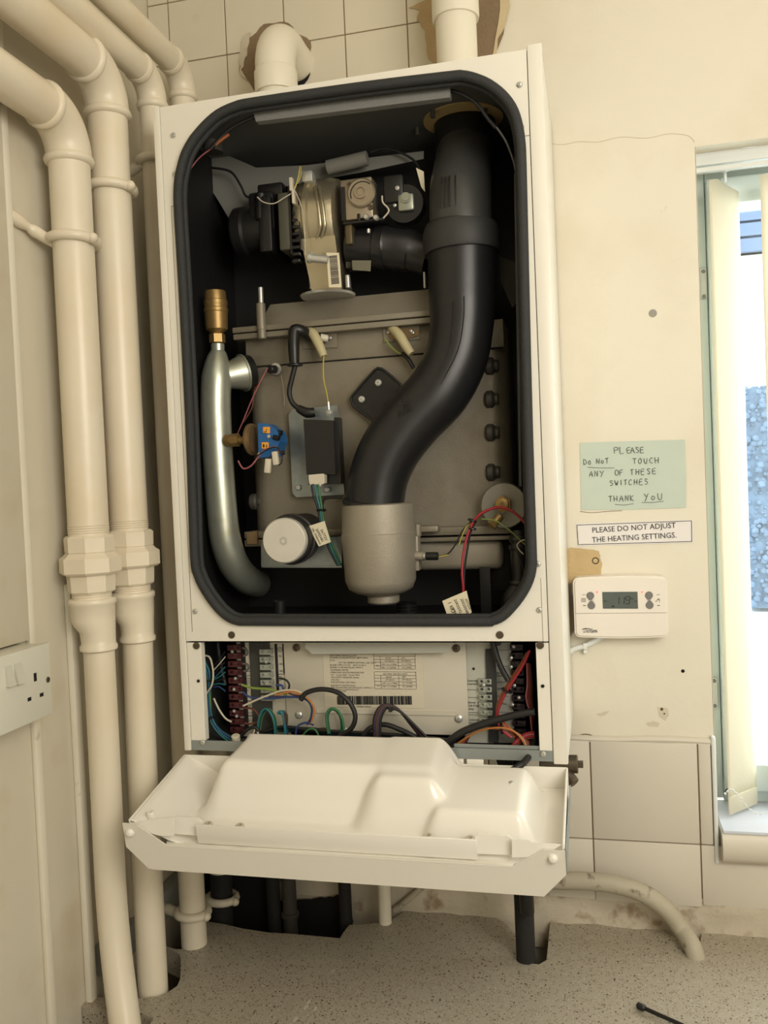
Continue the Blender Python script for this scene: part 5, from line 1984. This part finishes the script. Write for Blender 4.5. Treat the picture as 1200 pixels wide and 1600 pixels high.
# heating controller
pc = empty('heating_controller', at(970, 950, -.002), 'white wall-mounted heating controller with grey display and four round buttons', 'controller')
yp = -.030
tl, tr, br, bl = at(894, 903, yp), at(1043, 901, yp), at(1045, 997, yp), at(899, 995, yp)
x0, x1 = (tl.x + bl.x) / 2, (tr.x + br.x) / 2
z1, z0 = (tl.z + tr.z) / 2, (bl.z + br.z) / 2
def rrect(x0, x1, z0, z1, r, y, bow=0.0):
    P = []
    for cx, cz, a0 in ((x1 - r, z1 - r, 0), (x0 + r, z1 - r, PI / 2), (x0 + r, z0 + r, PI), (x1 - r, z0 + r, 1.5 * PI)):
        for k in range(6):
            a = a0 + PI / 2 * k / 5
            P.append(Vector((cx + r * math.cos(a), y, cz + r * math.sin(a))))
        if a0 in (0, PI) and bow:
            s = 1 if a0 == 0 else -1
            for k in range(1, 8):
                t = k / 8
                X = (x1 - r) + (x0 + r - x1 + r) * t if s > 0 else (x0 + r) + (x1 - x0 - 2 * r) * t
                P.append(Vector((X, y, (z1 if s > 0 else z0) + s * bow * 4 * t * (1 - t))))
    return P


bm = B()
prism(bm, rrect(x0, x1, z0, z1, .008, -.001, .0018), (0, yp + .001, 0))
es = [e for e in bm.edges if all(abs(v.co.y - yp) < 1e-5 for v in e.verts) and len(e.link_faces) == 2 and abs(e.link_faces[0].normal.dot(e.link_faces[1].normal)) < .5]
bmesh.ops.bevel(bm, geom=es, offset=.003, segments=3, affect='EDGES')
obj('body', bm, prog_m, pc, 30)
bm = B()
yl = yp - .0004
a, b = at(897, 958.5, yp), at(1044, 958, yp)
box(bm, (x0 + .002, yl + .0001, a.z - .0003), (x1 - .002, yl + .0006, a.z + .0003))
obj('flap_seam', bm, mat('seam_grey', (150, 142, 130), .7), pc, 0)
bm = B()
prism(bm, [at(px, py, yp - .0002) for px, py in ((941, 925), (996, 924.5), (997, 951), (942, 951))], (0, -.0004, 0))
lcd = obj('display', bm, lcd_m, pc, 0)
bm = B()
yd = yp - .0008
def seg7(bm, ch, px, py, s):
    p = at(px, py, yd)
    S = {'1': 'bc', '9': 'abcdfg', '0': 'abcdef'}[ch]
    w, h = s * .5, s
    G_ = {'a': ((0, h), (w, h)), 'b': ((w, h), (w, h / 2)), 'c': ((w, h / 2), (w, 0)), 'd': ((0, 0), (w, 0)), 'e': ((0, h / 2), (0, 0)), 'f': ((0, h), (0, h / 2)), 'g': ((0, h / 2), (w, h / 2))}
    for k in S:
        (ax, az), (bx, bz) = G_[k]
        sl = .1
        A_ = Vector((p.x + ax + az * sl, yd, p.z + az))
        B_ = Vector((p.x + bx + bz * sl, yd, p.z + bz))
        d = (B_ - A_).normalized()
        obox(bm, (A_ + B_) / 2, d, (0, 1, 0), d.cross(Vector((0, 1, 0))), (B_ - A_).length * .86, .0003, .0010)


seg7(bm, '1', 961, 944, .0105)
seg7(bm, '1', 969, 944, .0105)
seg7(bm, '9', 977.5, 943.5, .0105)
text_bm('PM', .0035, at(984.5, 937, yd), XA, ZA, .0001, bm=bm)
box(bm, at(956, 948.5, yd), at(960, 946.5, yd - .0002))
for px in (943, 991):
    box(bm, at(px, 940, yd), at(px + 5, 939.2, yd - .0002))
obj('display_digits', bm, ink_m, lcd, 0)
for px, py in ((922.5, 930.5), (924, 946), (1014, 930), (1015, 945.5)):
    bm = B()
    lathe(bm, [(0, .0054), (.0008, .0054), (.0014, .0046), (.0014, 0)], at(px, py, yp - .0002), (0, -1, 0), 24)
    up_ = py < 938
    q = at(px, py, yp - .0006)
    s_ = -1 if up_ else 1
    prism(bm, [q + Vector((-.0042, 0, s_ * .0032)), q + Vector((.0042, 0, s_ * .0032)), q + Vector((.0016, 0, s_ * .0068)), q + Vector((-.0016, 0, s_ * .0068))], (0, -.0007, 0))
    obj('button', bm, btn_m, pc, 35)
for px, py in ((933, 925), (1003, 925)):
    bm = B()
    lathe(bm, [(0, .0014), (.0006, .0013), (.001, .0006), (.001, 0)], at(px, py, yp - .0002), (0, -1, 0), 14)
    obj('indicator_light', bm, led_m, pc, 35)
bm = B()
yk = yp - .0004
for px in (910, 1026):
    box(bm, at(px, 929.6, yk), at(px + 4.5, 928.8, yk - .0001))
    box(bm, at(px + 1, 946.8, yk), at(px + 5, 945.4, yk - .0001))
for k in range(4):
    box(bm, at(908.5 + 2 * k, 940, yk), at(909.1 + 2 * k, 935, yk - .0001))
box(bm, at(908, 940.4, yk), at(916, 939.8, yk - .0001))
box(bm, at(908, 935.4, yk), at(915.5, 934.8, yk - .0001))
tube(bm, [at(px, py, yk) for px, py in ((1024, 939), (1026, 940), (1027, 937), (1030, 935), (1030.5, 941))], .0003, 5, 2)
box(bm, at(1027.5, 937.4, yk), at(1030.5, 936.6, yk - .0001))
obj('symbols', bm, btn_m, pc, 0)
bm = B()
text_bm('Danfoss', .0090, at(911, 988.5, yk), XA, ZA, .0001, bm=bm, xs=.68, shear=.35)
tube(bm, [at(px, py, yk) for px, py in ((909.5, 983.5), (914, 982), (920, 982.3), (923, 983))], .0005, 5, 3)
tube(bm, [at(px, py, yk) for px, py in ((924, 988.3), (929, 985.5), (934, 987.5))], .0003, 5, 3)
obj('logo', bm, ink_m, pc, 0)

# conduit cable with clip
cb = empty('controller_cable', at(905, 1010, -.006), 'white round cable running from under the heating controller towards the boiler', 'cable')
bm = B()
tube(bm, [at(px, py, -.008) for px, py in ((944, 992), (932, 1000), (915, 1009), (900, 1013), (888, 1020), (870, 1030))], .0042, 14, 5)
obj('cable', bm, pvc_m, cb, 60)
bm = B()
box(bm, at(911, 1015, -.013), at(918, 1003, -.002), .0012)
cyl(bm, at(914.5, 1018, -.002), at(914.5, 1018, -.010), .0028, 10)
obj('cable_clip', bm, pvc_m, cb, 40)

# wall fixings
def tagd(o, label, cat, group=None):
    return setp(o, label, cat, group)


bm = B()
lathe(bm, [(0, .0058), (.0012, .0056), (.0018, .0046), (.0012, .0030), (-.001, .0022), (-.001, 0)], at(930.5, 876, 0), (0, -1, 0), 22)
tagd(obj('wall_plug', bm, mat('dark_plug2', (70, 62, 50), .6), None, 40, origin=at(930.5, 876, 0)), 'dark round wall plug set in the stained plaster above the controller', 'plug')
bm = B()
lathe(bm, [(0, .0058), (.0006, .0056), (.0009, 0)], at(1020, 489.5, 0), (0, -1, 0), 22)
tagd(obj('wall_plug', bm, mat('grey_plug', (150, 148, 138), .6), None, 40, origin=at(1020, 489.5, 0)), 'grey filled round plug alone on the bare wall left of the window', 'plug')
bm = B()
lathe(bm, [(0, .0026), (.0006, .0024), (.0006, .001), (-.001, .001)], at(1067, 1048.5, 0), (0, -1, 0), 14)
tagd(obj('wall_plug', bm, dark_m, None, 40, origin=at(1067, 1048, 0)), 'small black screw hole low on the wall beside the window frame', 'plug')
bm = B()
lathe(bm, [(0, .0024), (.0012, .002), (.0014, 0)], at(1034, 1108, 0), (0, -1, 0), 10)
lathe(bm, [(0, .0016), (.0009, .001), (.001, 0)], at(1038, 1115, 0), (0, -1, 0), 10)
tagd(obj('wall_fixing', bm, bronze_m, None, 40, origin=at(1034, 1108, 0)), 'chipped fixing hole in the wall just above the tiles', 'fixing')

# ================================================================ WINDOW
win = B()
yw = 0.100
box(win, (WX0 - .002, yw, 1.062), (0.8125, yw + .06, WZ1 + .01), .002)
box(win, (0.8128, yw, 1.058), (WX1 - .031, yw + .06, 1.092), .002)
box(win, (0.8128, yw, WZ1 - .035), (WX1 - .031, yw + .06, WZ1 + .01), .002)
box(win, (WX1 - .03, yw, 1.062), (WX1, yw + .06, WZ1 + .01), .002)
wf = struct('window_1', win, pvcg_m, 35)
bm = B()
box(bm, (0.8135, yw - .012, 1.078), (0.8335, yw + .045, WZ1 - .020), .003)
box(bm, (0.8338, yw - .0118, 1.078), (WX1 - .03, yw + .045, 1.120), .003)
box(bm, (0.8338, yw - .0118, WZ1 - .060), (WX1 - .03, yw + .045, WZ1 - .020), .003)
obj('sash', bm, pvcg_m, wf, 35)
bm = B()
a, b = at(1132, 1237, yw - .013), at(1143, 1227, yw - .013)
tube(bm, [a, b], .0008, 6, 1)
obj('corner_joint', bm, dark_m, wf, 40)
gl = bpy.data.materials.new('window_glass')
gl.use_nodes = True
n_ = gl.node_tree
for x in list(n_.nodes):
    n_.nodes.remove(x)
out_ = n_.nodes.new('ShaderNodeOutputMaterial')
tr_ = n_.nodes.new('ShaderNodeBsdfTransparent')
gs_ = n_.nodes.new('ShaderNodeBsdfGlossy')
gs_.inputs['Roughness'].default_value = .05
mi_ = n_.nodes.new('ShaderNodeMixShader')
mi_.inputs[0].default_value = .06
n_.links.new(tr_.outputs[0], mi_.inputs[1])
n_.links.new(gs_.outputs[0], mi_.inputs[2])
n_.links.new(mi_.outputs[0], out_.inputs[0])
bm = B()
box(bm, (0.830, yw + .020, 1.11), (WX1 - .03, yw + .024, WZ1 - .05))
obj('pane', bm, gl, wf, 0)
# keeps (latch plates) on the frame
for (px, py) in ((1099, 443), (1116, 1083)):
    bm = B()
    a, b = at(px - 4.5, py + 25, yw - .001), at(px + 5, py - 25, yw - .001)
    box(bm, (a.x, yw - .004, a.z), (b.x, yw, b.z), .003)
    k_ = obj('latch_keep', bm, pvc_m, wf, 35)
    bm = B()
    lathe(bm, [(0, .003), (.001, .0025), (.001, 0)], at(px, py - 19, yw - .004), (0, -1, 0), 14)
    lathe(bm, [(0, .003), (.001, .0025), (.001, 0)], at(px + 1, py + 20, yw - .004), (0, -1, 0), 14)
    obj('keep_screw', bm, mat('keep_screw_grey', (140, 146, 146), .4, metal=.5), k_, 35)
# sill
bm = B()
prof = [(-.026, 1.016), (-.031, 1.022), (-.033, 1.036), (-.031, 1.048), (-.026, 1.0535), (-.018, 1.055), (yw + .002, 1.058), (yw + .002, 1.035), (-.012, 1.010), (-.020, 1.011)]
prism(bm, [Vector((0.7935, y, z)) for y, z in prof], (WX1 + .03 - .7935, 0, 0))
sl = struct('trim_12', bm, tile2_m, 40)
bm = B()
box(bm, (0.7955, -.024, 1.0546), (WX1, yw, 1.0592), .001)
struct('trim_13', bm, mat('white_sill', (214, 220, 232), .25), 35)
# reveal lining
bm = B()
box(bm, (WX0 - .0005, .0, 1.05), (WX0 + .0006, yw, WZ1))
struct('trim_14', bm, wall_m)
# blind headrail
hr = empty('vertical_blind', at(1150, 245, .05), 'white vertical blind headrail across the top of the window', 'blind')
bm = B()
ra, rb = at(1087, 262, .035), at(1087, 238, .035)
box(bm, (WX0 + .001, .030, ra.z), (WX1 - .005, .070, rb.z), .0015)
obj('headrail', bm, pvc_m, hr, 35)
bm = B()
box(bm, (WX0 + .001, .028, ra.z - .010), (WX1 - .005, .034, ra.z - .003), .001)
box(bm, (WX0 + .010, .026, rb.z + .002), (WX1 - .005, .06, rb.z + .005), .001)
box(bm, at(1158, 233, .028), at(1180, 226, .036), .001)
obj('track', bm, pvc_m, hr, 35)
bm = B()
tube(bm, [at(1132, 265, .055), at(1133, 275, .055), at(1133, 284, .055)], .0022, 8, 1)
box(bm, at(1126, 270, .058), at(1140, 262, .05), .001)
obj('hook', bm, pvc_m, hr, 40)


def vane(xa, ya_, xb, yb_, zt0, zb0, label):
    n = 8
    o = empty('blind_vane', ((xa + xb) / 2, (ya_ + yb_) / 2, zb0), label, 'blind vane', None)
    bm = B()
    rows_ = []
    d = Vector((xb - xa, yb_ - ya_, 0))
    nr = Vector((-d.y, d.x, 0)).normalized()
    for j in range(25):
        z = zt0 + (zb0 - zt0) * j / 24
        r_ = []
        for i in range(n + 1):
            t = i / n
            p = Vector((xa, ya_, z)) + d * t + nr * (.003 * math.sin(PI * t))
            if j == 0:
                p.z -= .012 * abs(t - .35) / .65
            r_.append(bm.verts.new(p))
        rows_.append(r_)
    for j in range(24):
        for i in range(n):
            bm.faces.new((rows_[j][i], rows_[j][i + 1], rows_[j + 1][i + 1], rows_[j + 1][i]))
    q = obj('fabric', bm, vane_m, o, 0)
    for p_ in q.data.polygons:
        p_.use_smooth = True
    s = q.modifiers.new('thickness', 'SOLIDIFY')
    s.thickness = .0009
    bm = B()
    a = Vector((xa, ya_, zb0 + .0)) + d * .02 + nr * .0005
    b = Vector((xa, ya_, zb0 + .0)) + d * .98 + nr * .0005
    obox(bm, (a + b) / 2 + Vector((0, 0, .012)), d, nr, ZA, d.length * .98, .0035, .026, .001)
    obj('hem_weight', bm, vane_m, o, 35)
    return o


va = at(1108, 272, .020)
vb_ = at(1156, 292, .085)
vane(0.8105, .026, 0.8585, .080, 2.000, 1.064, 'cream vertical blind vane at the left edge of the window, stained near its hem')
vane(0.8800, .030, 0.960, .064, 2.000, 1.064, 'cream vertical blind vane cut off by the right edge of the photo')
# the stain by the hem
# bead chain linking the vanes
ch = empty('bead_chain', at(1150, 1242, .02), 'white bead chain looping between the hems of the blind vanes', 'chain')
bm = B()
cp = [at(px, py, .012) for px, py in ((1133, 1240), (1140, 1234), (1147, 1236), (1158, 1248), (1170, 1263), (1183, 1271), (1196, 1270), (1210, 1262))]
P2, _ = smooth_pts(cp, 5)
tube(bm, cp, .0005, 6, 5)
obj('cord', bm, pvc_m, ch, 60)
for p_ in P2[::3]:
    bm = B()
    lathe(bm, [(-.0017, 0), (-.0012, .0012), (0, .0017), (.0012, .0012), (.0017, 0)], p_, ZA, 10)
    obj('bead', bm, pvc_m, ch, 60)

# outside: a pale neighbouring house with a louvred canopy, and a clipped hedge beyond the glass
bm = B()
box(bm, (-2, 4.02, 0.0), (6, 4.3, 3.5))
nb = obj('neighbouring_house', bm, mat('pale_render', (240, 242, 242), .8), None, 0, origin=(2, 4, 0))
setp(nb, 'pale neighbouring house beyond the window glass', 'building')
bm = B()
for k in range(4):
    box(bm, (-2, 3.92, 2.79 + k * .085), (6, 4.02, 2.86 + k * .085))
box(bm, (-2, 3.96, 2.79), (6, 4.02, 3.12))
obj('cladding', bm, mat('blue_grey_cladding', (92, 112, 140), .7), nb, 0)
bm = B()
box(bm, (-2, 3.96, .06), (6, 4.02, .14))
obj('plinth', bm, MATS['blue_grey_cladding'], nb, 0)
bm = B()
for i in range(34):
    for j in range(48):
        p = Vector((1.35 + i * .022 + .02 * random.random(), 3.2 + .06 * random.random(), .92 + j * .0222 + .01 * random.random()))
        bmesh.ops.create_icosphere(bm, subdivisions=1, radius=.009 + .014 * random.random(), matrix=Matrix.Translation(p))
box(bm, (1.35, 3.22, .90), (2.10, 3.38, 1.97))
hg = obj('hedge', bm, mat('blue_green_leaves', (92, 116, 140), .8, var=.5, vscale=25), None, 0, origin=(1.8, 3.2, .9))
setp(hg, 'bluish clipped hedge seen through the window glass', 'hedge')
box2 = B()
box(box2, (1.3, 3.15, 0), (2.5, 3.4, .88))
pl_ = obj('planter', box2, mat('pale_planter', (216, 224, 226), .8), None, 0, origin=(1.9, 3.2, 0))
setp(pl_, 'pale planter wall below the bluish hedge outside', 'planter')
bm = B()
box(bm, (-3, .3, -.1), (8, 9, 0.0))
struct('trim_15', bm, mat('outside_paving', (190, 196, 196), .9))

# ================================================================ SOCKET on the left wall
sk = empty('double_socket', (-.05, -.49, 1.36), 'white double wall socket with two rocker switches on the left wall', 'socket')
a, b = (-.0035, -.4190, 1.4015), (-.0035, -.5650, 1.3165)
bm = B()
box(bm, (-.05, -.4200, 1.3175), (-.010, -.5640, 1.4005), .0015)
obj('back_box', bm, sock_m, sk, 35)
bm = B()
box(bm, (-.010, -.4190, 1.3160), (-.0035, -.5650, 1.4020), .0018)
obj('face_plate', bm, sock_m, sk, 35)
ys_, zs_ = lambda px, py: atx(px, py, -.003).y, lambda px, py: atx(px, py, -.003).z
for pts in (((8, 1042), (20, 1070)), ((22, 1038), (35, 1066))):
    (ax, ay), (bx, by) = pts
    p, q = atx(ax, ay, -.003), atx(bx, by, -.003)
    bm = B()
    prism(bm, [Vector((-.0045, p.y, p.z)), Vector((-.0028, p.y, p.z)), Vector((.0022, p.y, q.z)), Vector((-.0045, p.y, q.z))], (0, q.y - p.y, 0))
    obj('rocker_switch', bm, mat('switch_white', (204, 202, 188), .35), sk, 0)
bm = B()
for (x0_, y0_, x1_, y1_) in ((53, 1052, 58, 1064), (62.5, 1082, 68.5, 1089), (43.5, 1089, 49.5, 1096)):
    p, q = atx(x0_, y0_, -.003), atx(x1_, y1_, -.003)
    zc_ = (p.z + q.z) / 2
    hz = abs(p.z - q.z) / 2 * (.95 if y1_ - y0_ > 9 else .62)
    box(bm, (-.0036, p.y, zc_ - hz), (-.0032, q.y, zc_ + hz))
obj('pin_slot', bm, dark_m, sk, 0)
bm = B()
lathe(bm, [(0, .0036), (.0006, .0034), (.0006, .001), (0, .001)], atx(75, 1062, -.0035), (1, 0, 0), 16)
obj('fixing_screw', bm, bronze_m, sk, 35)

# loose screwdriver blade on the worktop edge
sd = empty('screwdriver', atz(1030, 1585, .905), 'thin dark screwdriver shaft lying on the worktop at the bottom of the photo', 'screwdriver')
a = atz(999, 1572, .906)
b = atz(1062, 1600, .906)
b = a + (b - a) * 1.6
bm = B()
tube(bm, [a, b], .0026, 10, 1)
obj('shaft', bm, mat('dark_steel', (60, 58, 56), .4, metal=.8), sd, 50)
bm = B()
lathe(bm, [(0, .0015), (.002, .0042), (.010, .0044), (.012, .0028)], a - (b - a).normalized() * .004, (b - a), 10)
obj('bit', bm, black_m, sd, 40)
bm = B()
lathe(bm, [(0, .006), (.01, .011), (.08, .012), (.09, .008)], b, (b - a), 14)
bmesh.ops.translate(bm, verts=bm.verts[:], vec=(0, 0, .006))
obj('handle', bm, mat('red_handle', (140, 40, 34), .4), sd, 40)
